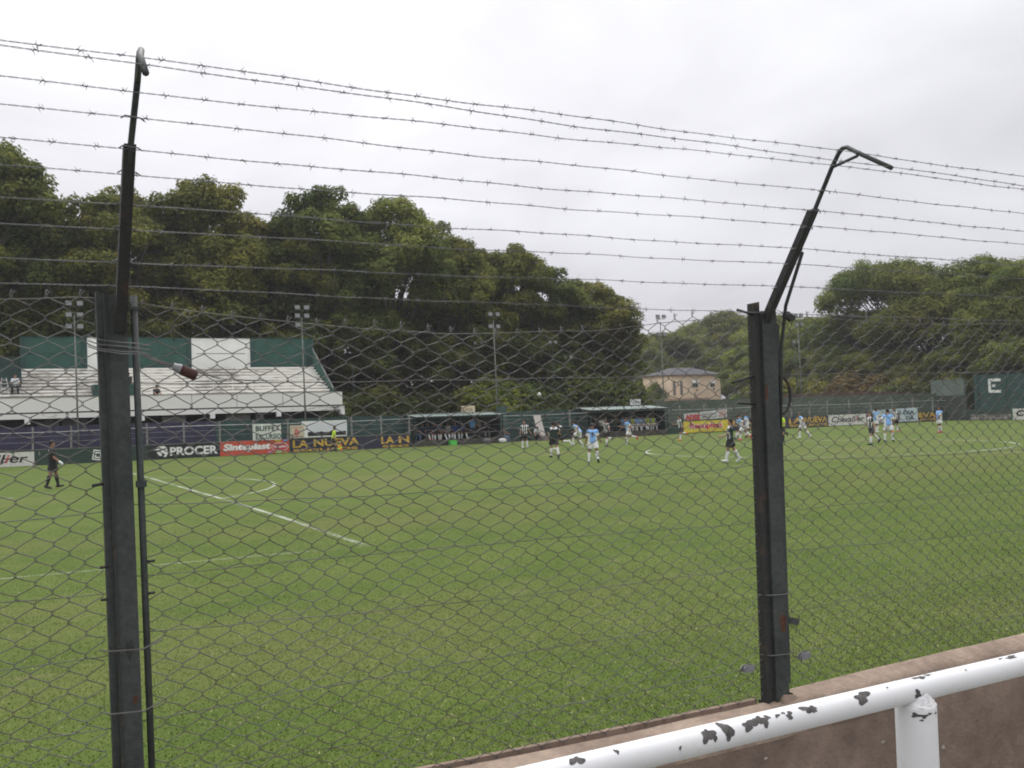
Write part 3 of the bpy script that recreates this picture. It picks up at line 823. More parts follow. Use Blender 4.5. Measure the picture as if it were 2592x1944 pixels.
# ================================================================== TEAM BENCHES
ROOFM = mat('green_roof_sheet', (0.15, 0.19, 0.175), 0.5, 0.12, 1.5, spec=0.4)
DUGG = mat('bench_green', (0.018, 0.036, 0.032), 0.8, 0.2, 1.5)
PLAT = mat('platform_dark', (0.05, 0.05, 0.045), 0.9, 0.3, 2.0, col2=(0.10, 0.08, 0.05), mid=0.6)
BENCHW = mat('bench_white', (0.42, 0.42, 0.42), 0.6, 0.1, 3)
def dugout(x0, x1, label, zf, zb):
    t = thing('team_bench', label, 'shelter', (x0, 31.0, 0))
    wd = x1 - x0
    V = []; F = []; n = int(wd / 0.055)
    for i in range(n + 1):
        c = 0.022 * math.cos(2 * math.pi * i * 0.055 / 0.33)
        V += [(i * wd / n, -0.25, zf + c), (i * wd / n, 2.45, zb + c)]
    for i in range(n):
        F.append((2 * i, 2 * i + 2, 2 * i + 3, 2 * i + 1))
    ro = obj('roof', mesh_from('roof', V, F, True), ROOFM, t)
    so = ro.modifiers.new('solid', 'SOLIDIFY'); so.thickness = 0.012
    bx('fascia', DUGG, t, 0.02, wd - 0.02, -0.20, -0.14, zf - 0.14, zf - 0.025)
    bx('back_panel', DUGG, t, 0.05, wd - 0.05, 1.80, 1.86, 0.0, zb - 0.12)
    for xx in (0.03, wd - 0.09):
        bx('side_panel', DUGG, t, xx, xx + 0.06, 0.3, 1.79, 0.44, zf + 0.02)
    for xx in (0.05, wd * 0.5, wd - 0.12):
        bx('post', DUGG, t, xx, xx + 0.07, -0.12, -0.05, 0.45, zf - 0.03)
    bx('platform', PLAT, t, 0.0, wd, -0.05, 1.79, 0.0, 0.44)
    bx('seat_plank', BENCHW, t, 0.12, wd - 0.12, 0.95, 1.36, 0.86, 0.90)
    for xx in np.arange(0.4, wd, 1.45):
        bx('seat_support', DUGG, t, xx, xx + 0.06, 1.0, 1.3, 0.44, 0.859)
    return t
dugout(38.7, 46.25, 'green corrugated-roofed shelter of the local team bench', 2.24, 2.45)
dugout(54.3, 62.35, 'green corrugated-roofed shelter of the visitors bench', 2.30, 2.56)
def bench_sign(x0, x1, z0, z1, y, s, label, cc):
    t = thing('sign_board', label, 'sign', ((x0 + x1) / 2, y, z0))
    hw = (x1 - x0) / 2; h = z1 - z0
    beveled(bx('board', mat('sign_' + s.lower(), cc, 0.7, 0.06, 2), t, -hw, hw, 0, 0.06, 0.0, h), 0.006)
    lettering(s, BLKTXT, t, -hw * 0.62, hw * 0.66, h * 0.2, h * 0.66, -0.004, 0.012)
    for sx in (-hw * 0.7, hw * 0.7):
        bx('leg', DUGG, t, sx - 0.02, sx + 0.02, 0.062, 0.10, -0.22, h * 0.6)
bench_sign(43.1, 44.28, 2.47, 2.98, 31.9, 'LOCAL', 'cream board reading LOCAL on top of the bench roof', (0.58, 0.49, 0.34))
bench_sign(59.2, 60.3, 2.64, 3.13, 32.0, 'VISITANTE', 'white board reading VISITANTE on top of the bench roof', (0.58, 0.58, 0.57))

# things by the benches
t = thing('plastic_crate', 'bright green plastic box on the grass before the local bench', 'box', (41.72, 30.72, 0))
GP = mat('bright_green_plastic', (0.10, 0.50, 0.08), 0.4, 0.06)
MB().prism([(-0.25, 0), (0.25, 0), (0.29, 0.34), (-0.29, 0.34)], 'y', -0.2, 0.2).build('body', GP, t)
bx('rim', GP, t, -0.31, 0.31, -0.22, 0.22, 0.341, 0.375)
def bag(x, y, s, cc, label, name='sports_bag'):
    V = []; F = []
    nu, nv = 12, 7
    for j in range(nv + 1):
        ph = math.pi * j / nv - math.pi / 2
        for i in range(nu):
            th = 2 * math.pi * i / nu
            k = 1 + 0.12 * math.sin(3 * th + j)
            V.append((s * 0.55 * math.cos(ph) * math.cos(th) * k, s * 0.32 * math.cos(ph) * math.sin(th) * k, s * 0.30 * (1 + math.copysign(abs(math.sin(ph)) ** 0.7, math.sin(ph)))))
    for j in range(nv):
        for i in range(nu):
            i2 = (i + 1) % nu
            F.append((j * nu + i, j * nu + i2, (j + 1) * nu + i2, (j + 1) * nu + i))
    t = thing(name, label, 'bag', (x, y, 0.0))
    obj('body', mesh_from('body', V, F, True), mat('bag_%.2f' % cc[0], cc, 0.7, 0.15, 4), t)
    MB().tube([(s * 0.35 * math.cos(q), 0, s * (0.52 + 0.16 * math.sin(q))) for q in np.linspace(0, math.pi, 8)], 0.02, 5).build('handle', mat('bag_strap', (0.05, 0.05, 0.05), 0.8, 0.1), t)
bag(45.9, 30.5, 0.6, (0.62, 0.62, 0.62), 'white bag on the grass beside the local bench')
bag(44.6, 30.6, 0.7, (0.14, 0.14, 0.14), 'dark grey bag on the grass before the local bench')
t = thing('leaning_board', 'tall pale board leaning against the green wall between benches', 'board', (50.15, 31.7, 0))
MB().prism([(0.0, 0.42), (0.10, 0.42), (0.85, 2.05), (0.75, 2.05)], 'x', -0.30, 0.34).build('panel', mat('pale_board', (0.42, 0.38, 0.35), 0.8, 0.08, 1.5), t)
MB().prism([(-0.45, 0.02), (0.55, 0.02), (0.55, 0.40), (-0.45, 0.34)], 'x', -0.25, 0.40).build('base_box', mat('pale_box', (0.20, 0.18, 0.17), 0.8, 0.15, 2), t)
bx('long_bench', mat('wood_grey', (0.10, 0.095, 0.085), 0.9, 0.2, 3), thing('wooden_bench', 'dark low bench by the green wall left of the pale board', 'bench', (49.0, 31.6, 0)), -0.9, 0.75, -0.15, 0.2, 0.36, 0.42)
_b = bpy.data.objects['wooden_bench']
for xx in (-0.8, 0.6):
    bx('leg', DUGG, _b, xx, xx + 0.08, -0.13, 0.18, 0, 0.359)
# the ball in flight
t = thing('football', 'white and black football in the air above the players', 'ball', (37.47, 9.79, 3.18))
import bmesh
def ball_mesh(r):
    bm = bmesh.new(); bmesh.ops.create_icosphere(bm, subdivisions=3, radius=r)
    me = bpy.data.meshes.new('ball'); 
    me.materials.append(mat('ball_white', (0.72, 0.72, 0.72), 0.4, 0.03)); me.materials.append(mat('ball_black', (0.03, 0.03, 0.03), 0.4, 0.03))
    ico = bmesh.new(); bmesh.ops.create_icosphere(ico, subdivisions=1, radius=1)
    cs = [v.co.copy() for v in ico.verts]
    for f in bm.faces:
        c = f.calc_center_median().normalized(); f.smooth = True
        if max(c.dot(q) for q in cs) > 0.955: f.material_index = 1
    for v in bm.verts: v.co.z += r
    bm.to_mesh(me); bm.free(); ico.free(); return me
obj('shell', ball_mesh(0.11), None, t)

# ================================================================== TREES
def leaf_material(name, gain=1.0):
    m = bpy.data.materials.new(name); m.use_nodes = True
    t = m.node_tree; b = t.nodes['Principled BSDF']; b.inputs['Roughness'].default_value = 0.85; b.inputs['Specular IOR Level'].default_value = 0.12
    an = t.nodes.new('ShaderNodeAttribute'); an.attribute_name = 'tint'
    oi = t.nodes.new('ShaderNodeObjectInfo')
    hs = t.nodes.new('ShaderNodeHueSaturation')
    r = t.nodes.new('ShaderNodeMapRange'); r.inputs[3].default_value = 0.485; r.inputs[4].default_value = 0.515
    t.links.new(oi.outputs['Random'], r.inputs[0]); t.links.new(r.outputs[0], hs.inputs['Hue'])
    r2 = t.nodes.new('ShaderNodeMapRange'); r2.inputs[3].default_value = 0.85 * gain; r2.inputs[4].default_value = 1.2 * gain
    ml_ = t.nodes.new('ShaderNodeMath'); ml_.operation = 'FRACT'; mm = t.nodes.new('ShaderNodeMath'); mm.operation = 'MULTIPLY'; mm.inputs[1].default_value = 7.31
    t.links.new(oi.outputs['Random'], mm.inputs[0]); t.links.new(mm.outputs[0], ml_.inputs[0]); t.links.new(ml_.outputs[0], r2.inputs[0])
    t.links.new(r2.outputs[0], hs.inputs['Value'])
    t.links.new(an.outputs['Color'], hs.inputs['Color']); t.links.new(hs.outputs[0], b.inputs['Base Color'])
    tr = t.nodes.new('ShaderNodeBsdfTranslucent'); t.links.new(hs.outputs[0], tr.inputs[0])
    mi = t.nodes.new('ShaderNodeMixShader'); mi.inputs[0].default_value = 0.28
    t.links.new(b.outputs[0], mi.inputs[1]); t.links.new(tr.outputs[0], mi.inputs[2])
    t.links.new(mi.outputs[0], t.nodes['Material Output'].inputs[0])
    return m
LEAF = leaf_material('broad_leaves')
LEAF2 = leaf_material('fine_leaves')
BARK = mat('bark', (0.085, 0.075, 0.058), 0.9, 0.3, 2.0, bump=0.5, col2=(0.15, 0.14, 0.11), mid=0.6)

def leaves(name, centers, radii, nleaf, leaf, flat, palette, rs, lm):
    P = []; Nn = []; T = []
    for c, r in zip(centers, radii):
        n = int(nleaf * (r / np.mean(radii)) ** 2)
        d = rs.normal(size=(n, 3)); d /= np.linalg.norm(d, axis=1)[:, None]
        d[:, 2] = np.where((d[:, 2] < -0.25) & (rs.rand(n) < 0.7), -d[:, 2], d[:, 2])
        rad = r * (0.55 + 0.48 * rs.rand(n) ** 0.55) * np.where(rs.rand(n) < 0.09, 1.0 + 0.35 * rs.rand(n), 1.0) * (1 + 0.22 * np.sin(d[:, 0] * 5 + c[0]) * np.sin(d[:, 1] * 5 + c[1]))
        p = d * rad[:, None]; p[:, 2] *= flat
        P.append(c + p)
        nn = d * 0.85 + rs.normal(size=(n, 3)) * 0.36; nn[:, 2] += 0.5
        Nn.append(nn)
        k = np.clip(0.5 + 0.5 * math.sin(c[0] * 0.55 + 1.3 * math.sin(c[2] * 0.4)) * math.sin(c[1] * 0.6 + c[2] * 0.5) + 0.25 * rs.normal(), 0, 1)
        base = palette[0] * (1 - k) + palette[1] * k
        if rs.rand() < 0.14: base = base * 0.6 + palette[2] * 0.4
        tint = base[None, :] * (0.86 + 0.32 * rs.rand(n))[:, None]
        odd = rs.rand(n) < 0.02
        tint[odd] = palette[2] * (0.7 + 0.6 * rs.rand(odd.sum()))[:, None]
        T.append(tint)
    P = np.concatenate(P); Nn = np.concatenate(Nn); T = np.concatenate(T)
    Nn /= np.linalg.norm(Nn, axis=1)[:, None]
    n = len(P)
    ref = rs.normal(size=(n, 3)); A = np.cross(Nn, ref); A /= np.linalg.norm(A, axis=1)[:, None]; B = np.cross(Nn, A)
    s = leaf * (0.6 + 0.8 * rs.rand(n))[:, None]
    fold = Nn * s * 0.18
    V = np.stack([P - A * s, P + B * s * 0.62 + fold, P + A * s, P - B * s * 0.62 + fold], 1).reshape(-1, 3)
    F = np.arange(4 * n).reshape(-1, 4)
    me = mesh_np(name, V, F)
    at = me.color_attributes.new('tint', 'FLOAT_COLOR', 'POINT')
    at.data.foreach_set('color', np.repeat(np.concatenate([T, np.ones((n, 1))], 1), 4, 0).astype(np.float32).ravel())
    me.materials.append(lm)
    return me

def make_tree(seed, H, cr, base, ncl, clr, nleaf, leaf, flat, palette, lm, shape='plane', trunk_r=0.38):
    rs = np.random.RandomState(seed)
    C = []; RR = []
    while len(C) < ncl:
        t = rs.rand() ** 0.8
        a = rs.rand() * 2 * np.pi
        if shape == 'plane':
            prof = (0.55 + 0.75 * t) if t < 0.5 else math.sqrt(max(0.0, 1 - ((t - 0.5) / 0.56) ** 2)) * 0.95
        elif shape == 'dome':
            prof = math.sqrt(max(0.0, 1 - (max(0, t - 0.15) / 0.88) ** 2))
        else:
            prof = math.sqrt(max(0.0, 1 - (2 * t - 0.9) ** 2 / 1.3))
        lump = 1 + 0.13 * math.sin(3 * a + seed) + 0.08 * math.sin(5 * a + 4 * t + seed * 2) + 0.1 * math.sin(9 * t + seed)
        rr = cr * min(1.05, prof * lump) * (0.35 + 0.65 * rs.rand() ** 0.45)
        r_ = clr[0] + (clr[1] - clr[0]) * rs.rand()
        C.append((rr * math.cos(a), rr * math.sin(a), base + r_ * 0.5 + (H - base - r_ * 0.9) * t))
        RR.append(r_)
    C = np.array(C); RR = np.array(RR)
    SCN = []; SR = []
    for c_, r_ in zip(C, RR):
        for q in range(9):
            d_ = rs.normal(size=3); d_ /= np.linalg.norm(d_)
            if d_[2] < -0.2: d_[2] = -d_[2] * 0.7
            SCN.append(c_ + d_ * r_ * (0.62 + 0.34 * rs.rand()) * np.array([1, 1, flat])); SR.append(r_ * (0.30 + 0.20 * rs.rand()))
    crown = leaves('crown', np.array(SCN), np.array(SR), nleaf, leaf, 0.85, palette, rs, lm)
    mb = MB()
    top = Vector((0.4 * math.sin(seed), 0.4 * math.cos(seed), base + (H - base) * 0.62))
    stem = [Vector((0, 0, -0.2)), Vector((0.1, 0.05, base * 0.5)), Vector((0.05, -0.1, base)), (Vector((0, 0, base)) + top) / 2 + Vector((0.3, 0.2, 0)), top]
    mb.tube(stem, [trunk_r * 1.25, trunk_r, trunk_r * 0.85, trunk_r * 0.5, trunk_r * 0.2], 9)
    order = rs.permutation(len(C))[:min(len(C), 46)]
    for i in order:
        c = Vector(C[i]); f = min(0.95, max(0.05, (c.z - base) / (H - base) * 0.8))
        s0 = Vector((0, 0, base * 0.85)).lerp(top, f * 0.8)
        mid = s0.lerp(c, 0.5) + Vector((rs.normal() * 0.3, rs.normal() * 0.3, 0.12 * (c - s0).length))
        mb.tube([s0, mid, c], [trunk_r * 0.34, trunk_r * 0.2, 0.03], 5)
    trunk = mesh_from('trunk', mb.v, mb.f, True); trunk.materials.append(BARK)
    return trunk, crown

pal_plane = [np.array([0.078, 0.101, 0.024]), np.array([0.185, 0.188, 0.039]), np.array([0.213, 0.168, 0.036])]
pal_plane_d = [np.array([0.065, 0.101, 0.025]), np.array([0.125, 0.157, 0.035]), np.array([0.185, 0.157, 0.036])]
pal_right = [np.array([0.087, 0.119, 0.028]), np.array([0.190, 0.211, 0.045]), np.array([0.196, 0.185, 0.040])]
pal_dark = [np.array([0.045, 0.062, 0.022]), np.array([0.075, 0.094, 0.027]), np.array([0.119, 0.112, 0.031])]
PROTO = {
    'p1': make_tree(3, 20, 5.6, 4.0, 46, (1.5, 2.7), 240, 0.13, 0.82, pal_plane, LEAF, 'plane'),
    'p2': make_tree(8, 20, 5.8, 3.5, 48, (1.5, 2.8), 240, 0.13, 0.82, pal_plane, LEAF, 'oval'),
    'p3': make_tree(15, 20, 5.4, 4.0, 44, (1.5, 2.6), 240, 0.13, 0.86, pal_plane_d, LEAF, 'plane'),
    'p4': make_tree(21, 20, 6.0, 3.0, 50, (1.5, 2.8), 240, 0.13, 0.82, pal_plane, LEAF, 'dome'),
    'r1': make_tree(31, 16, 7.2, 2.5, 32, (2.0, 3.5), 360, 0.125, 0.64, pal_right, LEAF2, 'dome', 0.45),
    'r2': make_tree(37, 16, 7.0, 2.5, 33, (2.0, 3.6), 360, 0.125, 0.62, pal_right, LEAF2, 'oval', 0.45),
    'd1': make_tree(44, 14, 6.0, 1.5, 30, (1.6, 2.8), 130, 0.20, 0.85, pal_dark, LEAF, 'oval', 0.3),
}
def shrub_proto(seed, pal, n=26):
    rs = np.random.RandomState(seed)
    C = np.stack([np.clip(rs.normal(size=n) * 0.7, -1.4, 1.4), np.clip(rs.normal(size=n) * 0.6, -1.2, 1.2), 0.45 + rs.rand(n) * 1.5], 1)
    RR = 0.45 + 0.4 * rs.rand(n)
    crown = leaves('foliage', C, RR, 460, 0.075, 0.9, pal, rs, LEAF)
    mb = MB()
    for i in range(7):
        c = C[i]; mb.tube([(c[0] * 0.15, c[1] * 0.15, 0), (c[0] * 0.5, c[1] * 0.5, c[2] * 0.6), tuple(c)], [0.05, 0.035, 0.015], 5)
    st = mesh_from('stem', mb.v, mb.f, True); st.materials.append(BARK)
    return st, crown
SHR = {
    'dark': shrub_proto(5, pal_dark),
    'green': shrub_proto(6, pal_plane_d),
    'yellow': shrub_proto(7, [np.array([0.10, 0.115, 0.02]), np.array([0.17, 0.16, 0.03]), np.array([0.16, 0.13, 0.03])]),
    'brown': shrub_proto(9, [np.array([0.10, 0.075, 0.03]), np.array([0.13, 0.08, 0.03]), np.array([0.15, 0.12, 0.03])]),
    'lime': shrub_proto(12, [np.array([0.12, 0.16, 0.02]), np.array([0.17, 0.20, 0.03]), np.array([0.16, 0.16, 0.03])]),
}
def plant(proto, x, y, top, H, label, group, rz=None, wide=1.0, name='plane_tree', names=('trunk', 'crown'), cat='tree', z0=0.0):
    t = thing(name, label, cat, (x, y, z0), rng.uniform(0, 6.28) if rz is None else rz, group)
    s = (top - z0) / H
    t.scale = (s * wide, s * wide, s)
    for nm, me in zip(names, proto):
        o = bpy.data.objects.new(nm, me); COL.objects.link(o); o.parent = t
    return t
ORD = ['first', 'second', 'third', 'fourth', 'fifth', 'sixth', 'seventh', 'eighth', 'ninth', 'tenth', 'eleventh', 'twelfth', 'thirteenth', 'fourteenth', 'fifteenth', 'sixteenth']
row = [(9.0, 50.5, 25.1, 'p1', 1.0), (15.2, 52, 21.7, 'p3', 0.95), (21.8, 52.5, 22.4, 'p2', 1.0), (28.2, 53, 22.8, 'p4', 0.95), (33.4, 53, 19.7, 'p1', 0.95),
       (38.2, 50.5, 22.9, 'p3', 0.9), (44.4, 50, 22.5, 'p2', 0.95), (50.6, 49, 18.8, 'p4', 0.9), (56.2, 50, 18.4, 'p1', 1.05), (61.6, 50, 16.6, 'p3', 1.1),
       (66.6, 50, 15.4, 'p2', 1.1), (70.2, 50.5, 13.0, 'p4', 0.95)]
for i, (x, y, z, k, wd) in enumerate(row):
    lab = {0: 'tallest plane tree at the left edge behind the grandstand', 11: 'last and lowest plane tree of the row, nearest the peach house'}.get(i, '%s plane tree from the left in the tall row behind the grandstand' % ORD[i])
    plant(PROTO[k], x, y, z, 20, lab, 'plane trees in the row behind the grandstand', wide=wd)
for i, x in enumerate(np.arange(4, 76, 8.0)):
    z = 19 - 0.09 * x
    plant(PROTO['d1'], x, 60 + 2 * math.sin(x), z, 14, '%s from the left of the dark trees filling the gaps behind the plane row' % ORD[i], 'dark trees behind the plane row', name='background_tree', wide=1.0)
# right-hand trees
right = [(121.5, 116, 14.8, 'r1', 1.0), (127, 116, 16.3, 'r2', 1.0), (135, 117, 19.2, 'r1', 0.95), (142, 116, 20.4, 'r2', 0.95), (123, 81, 15.8, 'r2', 1.0),
         (112, 70.8, 14.4, 'r1', 1.0), (113, 63.5, 13.8, 'r2', 1.0), (119, 70, 14.8, 'r1', 1.0), (118, 60, 13.8, 'r2', 1.0), (110.5, 57.5, 13.0, 'r1', 0.8), (114, 51, 19.7, 'r2', 0.9), (113, 44.0, 19.2, 'r1', 0.95),
         (113.5, 37, 17.9, 'r2', 1.0), (112, 29.5, 18.0, 'r1', 1.0), (112, 21.5, 17.8, 'r2', 1.0)]
for i, (x, y, z, k, wd) in enumerate(right):
    lab = {0: 'low leafy tree just left of and behind the peach house', 10: 'tall rounded tree whose crown rises highest right of the fence post'}.get(i, '%s from the left of the grey-green trees on the right' % ORD[i])
    plant(PROTO[k], x, y, z, 16, lab, 'grey-green trees on the right', name='leafy_tree', wide=wd)
front = [(108, 66, 9.8, 'r1'), (108, 60, 9.0, 'r2'), (107, 54.5, 9.6, 'r1'), (107, 48.5, 8.2, 'r2'), (108, 41, 8.6, 'r1'), (107, 35, 7.8, 'r2'), (107.5, 30, 9.0, 'r1'), (107, 24.5, 11.4, 'r2'), (108, 18, 10.8, 'r1'),
         (131, 97, 10.0, 'r1'), (114, 71, 9.8, 'r2')]
for i, (x, y, z, k) in enumerate(front):
    plant(PROTO[k], x, y, z, 16, '%s of the smaller trees in front of the right-hand trees, counted from the peach house' % ORD[i], 'smaller trees below the right-hand trees', name='small_tree', wide=1.1)
sh = [('dark', 36.8, 46, 4.6), ('green', 40.5, 46.5, 5.2), ('dark', 44.0, 46, 4.2), ('dark', 47.5, 45.5, 4.8), ('lime', 51.2, 45, 5.2), ('green', 54.3, 46, 5.5), ('dark', 57.6, 45, 4.6), ('dark', 60.5, 46.5, 5.4), ('green', 64.0, 47, 6.0), ('green', 66.8, 48.5, 6.4), ('dark', 69.6, 51, 5.4), ('lime', 71.6, 57, 4.8)]
for i, (k, x, y, z) in enumerate(sh):
    plant(SHR[k], x, y, z, 2.6, '%s shrub from the left under the plane trees right of the grandstand' % ORD[i], 'shrubs under the plane trees', name='shrub', names=('stem', 'foliage'), cat='shrub', wide=1.15)
sh = [('yellow', 100.8, 54, 5.6), ('yellow', 101.5, 50.5, 5.4), ('brown', 102, 46.5, 6.2), ('brown', 102, 43.5, 5.6), ('green', 102, 40, 5.0), ('dark', 103, 37.6, 4.6), ('green', 104.5, 34.5, 5.2), ('dark', 101.5, 62, 5.0), ('dark', 98, 71, 3.2), ('green', 102, 64, 4.8), ('green', 101, 57.8, 5.6)]
for i, (k, x, y, z) in enumerate(sh):
    kind = {'yellow': 'yellow-green', 'brown': 'rust-brown', 'green': 'green', 'dark': 'dark green'}[k]
    plant(SHR[k], x, y, z, 2.6, '%s shrub number %s behind the far right walls' % (kind, ORD[i]), 'shrubs behind the far right walls', name='shrub', names=('stem', 'foliage'), cat='shrub', wide=1.05)

# ================================================================== PEACH HOUSE
hs = thing('house', 'peach rendered house with a slate hip roof among the trees', 'house', (112, 95, 0))
PEACH = mat('peach_render', (0.82, 0.64, 0.47), 0.9, 0.08, 0.5, fine=0.05)
SLATE = mat('slate_roof', (0.045, 0.045, 0.052), 0.8, 0.2, 2.0, fine=0.2)
HW = mat('house_white', (0.60, 0.60, 0.58), 0.6, 0.05)
HG = mat('house_glass', (0.03, 0.035, 0.04), 0.15, 0.1, spec=0.6)
bx('walls', PEACH, hs, 0, 10.6, 0, 8.0, 0, 7.6)
bx('cornice', mat('peach_trim', (0.55, 0.38, 0.28), 0.9, 0.06), hs, -0.25, 10.85, -0.25, 8.25, 7.601, 7.80)
rf = MB(); e = 0.45
c = [(-e, -e, 7.80), (10.6 + e, -e, 7.80), (10.6 + e, 8 + e, 7.80), (-e, 8 + e, 7.80), (3.2, 4, 9.15), (7.4, 4, 9.15)]
rf.v = c; rf.f = [(0, 1, 5, 4), (1, 2, 5), (2, 3, 4, 5), (3, 0, 4), (3, 2, 1, 0)]
rf.build('roof', SLATE, hs)
def house_window(x0, x1, z0, z1, shade=True):
    f = bx('window', HW, hs, x0, x1, -0.06, -0.002, z0, z1)
    xm = (x0 + x1) / 2
    for (a0, a1) in ((x0 + 0.08, xm - 0.04), (xm + 0.04, x1 - 0.08)):
        bx('pane', HG, f, a0, a1, -0.075, -0.061, z0 + 0.08, z0 + (z1 - z0) * (0.5 if shade else 0.94))
    if shade:
        MB().prism([(-0.40, z0 + (z1 - z0) * 0.62), (-0.062, z1), (-0.062, z1 - 0.05), (-0.40, z0 + (z1 - z0) * 0.58)], 'x', x0 - 0.05, x1 + 0.05).build('awning', HW, f)
house_window(4.35, 5.62, 5.56, 6.80); house_window(8.30, 9.25, 5.56, 6.74)
house_window(4.5, 5.6, 2.2, 3.2, False); house_window(8.5, 9.4, 2.2, 3.2, False)
for x0 in (0.35, 1.85):
    f = bx('tall_window', mat('window_grille', (0.16, 0.14, 0.13), 0.7, 0.1), hs, x0, x0 + 0.52, -0.05, -0.002, 4.35, 6.68)
    for k in range(1, 6):
        bx('bar', HW, f, x0, x0 + 0.52, -0.065, -0.051, 4.35 + k * 0.39, 4.35 + k * 0.39 + 0.03)
bx('side_window', HG, hs, -0.05, -0.002, 3.2, 4.4, 4.6, 6.2)
bx('downpipe', mat('pipe_dark', (0.12, 0.09, 0.08), 0.7, 0.1), hs, 4.85, 4.95, -0.1, -0.01, 2.6, 4.7)
bx('lamp_bracket', BLACKP, hs, 5.25, 5.45, -0.2, -0.01, 5.0, 5.2); bx('lamp_bracket', BLACKP, hs, 8.95, 9.15, -0.2, -0.01, 5.1, 5.3)
tr = thing('terrace_house', 'low ochre brick terrace below the left side of the peach house', 'house', (103, 84, 0))
bx('walls', mat('ochre_brick', (0.30, 0.17, 0.10), 0.9, 0.2, 1.2), tr, 0, 7.5, 0, 5, 0, 3.3)
bx('parapet', mat('terrace_trim', (0.38, 0.27, 0.20), 0.9, 0.1), tr, -0.2, 7.7, -0.2, 5.2, 3.301, 3.65)
plant(SHR['green'], 110.6, 97.2, 6.7, 2.6, 'dark ivy bush climbing the left side of the peach house', None, name='ivy_bush', names=('stem', 'foliage'), cat='shrub', wide=0.36)
plant(SHR['dark'], 106.5, 92.5, 4.5, 2.6, 'dark hedge in front of the left side of the peach house', None, name='hedge', names=('stem', 'foliage'), cat='shrub', wide=1.15)
plant(SHR['lime'], 108.5, 99.5, 6.8, 2.6, 'bright lime-green bush at the far left of the peach house', None, name='bush', names=('stem', 'foliage'), cat='shrub', wide=0.8)
plant(SHR['dark'], 124.5, 91.5, 4.6, 2.6, 'dark bush hiding the right foot of the peach house', None, name='bush', names=('stem', 'foliage'), cat='shrub', wide=0.9)

# ================================================================== NEAR WALL, RAIL
PLASTER = mat('brown_plaster_shaded', (0.235, 0.175, 0.138), 0.9, 0.14, 1.6, bump=0.35, bscale=55, fine=0.14, col2=(0.150, 0.110, 0.088))  # coping's paint, darkened in colour for the shaded upright face
CAPM = mat('beige_coping_lit', (0.32, 0.245, 0.19), 0.9, 0.12, 3.0, bump=0.4, bscale=60, fine=0.14, col2=(0.215, 0.160, 0.124))  # same paint as the face, lightened in colour as the sky-lit top
nw = thing('retaining_wall', 'low brown plastered wall under the wire fence in the foreground', 'wall')
def cap_dz(x):
    # the coping is a few centimetres lower left of the right-hand post
    if x < 13.30: return -0.048 + 0.012 * max(0.0, (12.6 - x)) / 1.5
    if x < 13.46: return -0.048 + (13.30 - x) / -0.16 * 0.034
    return -0.014 + 0.0125 * min(2.4, x - 13.46)
def cap_mesh():
    V = []; F = []
    xs = np.concatenate([np.arange(4.0, 13.2, 0.08), np.arange(13.2, 13.56, 0.02), np.arange(13.56, 24.01, 0.08)])
    prof = [(-34.286, 0.94), (-34.291, 1.04), (-34.287, 1.066), (-34.272, 1.082), (-34.24, 1.094), (-34.205, 1.104), (-34.185, 1.104), (-34.172, 1.09), (-34.170, 0.99)]
    n = len(prof)
    for x in xs:
        for j, (y, z) in enumerate(prof):
            V.append((x, y + 0.004 * fbm1(x * 3.1 + j * 0.7), z + cap_dz(x) * (0.35 + 0.65 * j / 4 if j < 4 else 1.0) + (0.005 * fbm1(x * 2.3 + j) if j > 0 and j < n - 1 else 0)))
    for i in range(len(xs) - 1):
        for j in range(n - 1):
            a_ = i * n + j
            F.append((a_, a_ + n, a_ + n + 1, a_ + 1))
    return mesh_from('coping', V, F, True)
obj('coping', cap_mesh(), CAPM, nw)
bx('wall_core', PLASTER, nw, 4, 24, -34.284, -34.175, -0.05, 0.985)
STAIN = mat('damp_stain', (0.12, 0.092, 0.075), 0.95, 0.2, 9)
PALE = mat('chipped_plaster', (0.36, 0.32, 0.28), 0.95, 0.2, 30)
for (xx, zz, ss, mm) in ((12.62, 0.93, 0.010, PALE), (12.05, 0.985, 0.012, PALE), (13.9, 0.80, 0.008, PALE), (14.3, 0.70, 0.010, PALE), (13.2, 0.86, 0.006, PALE), (13.6, 0.93, 0.005, STAIN), (14.1, 0.88, 0.006, STAIN), (14.55, 0.78, 0.005, STAIN)):
    rr_ = random.Random(xx); MB().poly([(xx + 1.6 * ss * (0.6 + 0.7 * rr_.random()) * math.cos(q), -34.2872, zz + ss * (0.6 + 0.7 * rr_.random()) * math.sin(q)) for q in np.linspace(0, 6.28, 11, endpoint=False)][::-1]).build('chip', mm, nw)
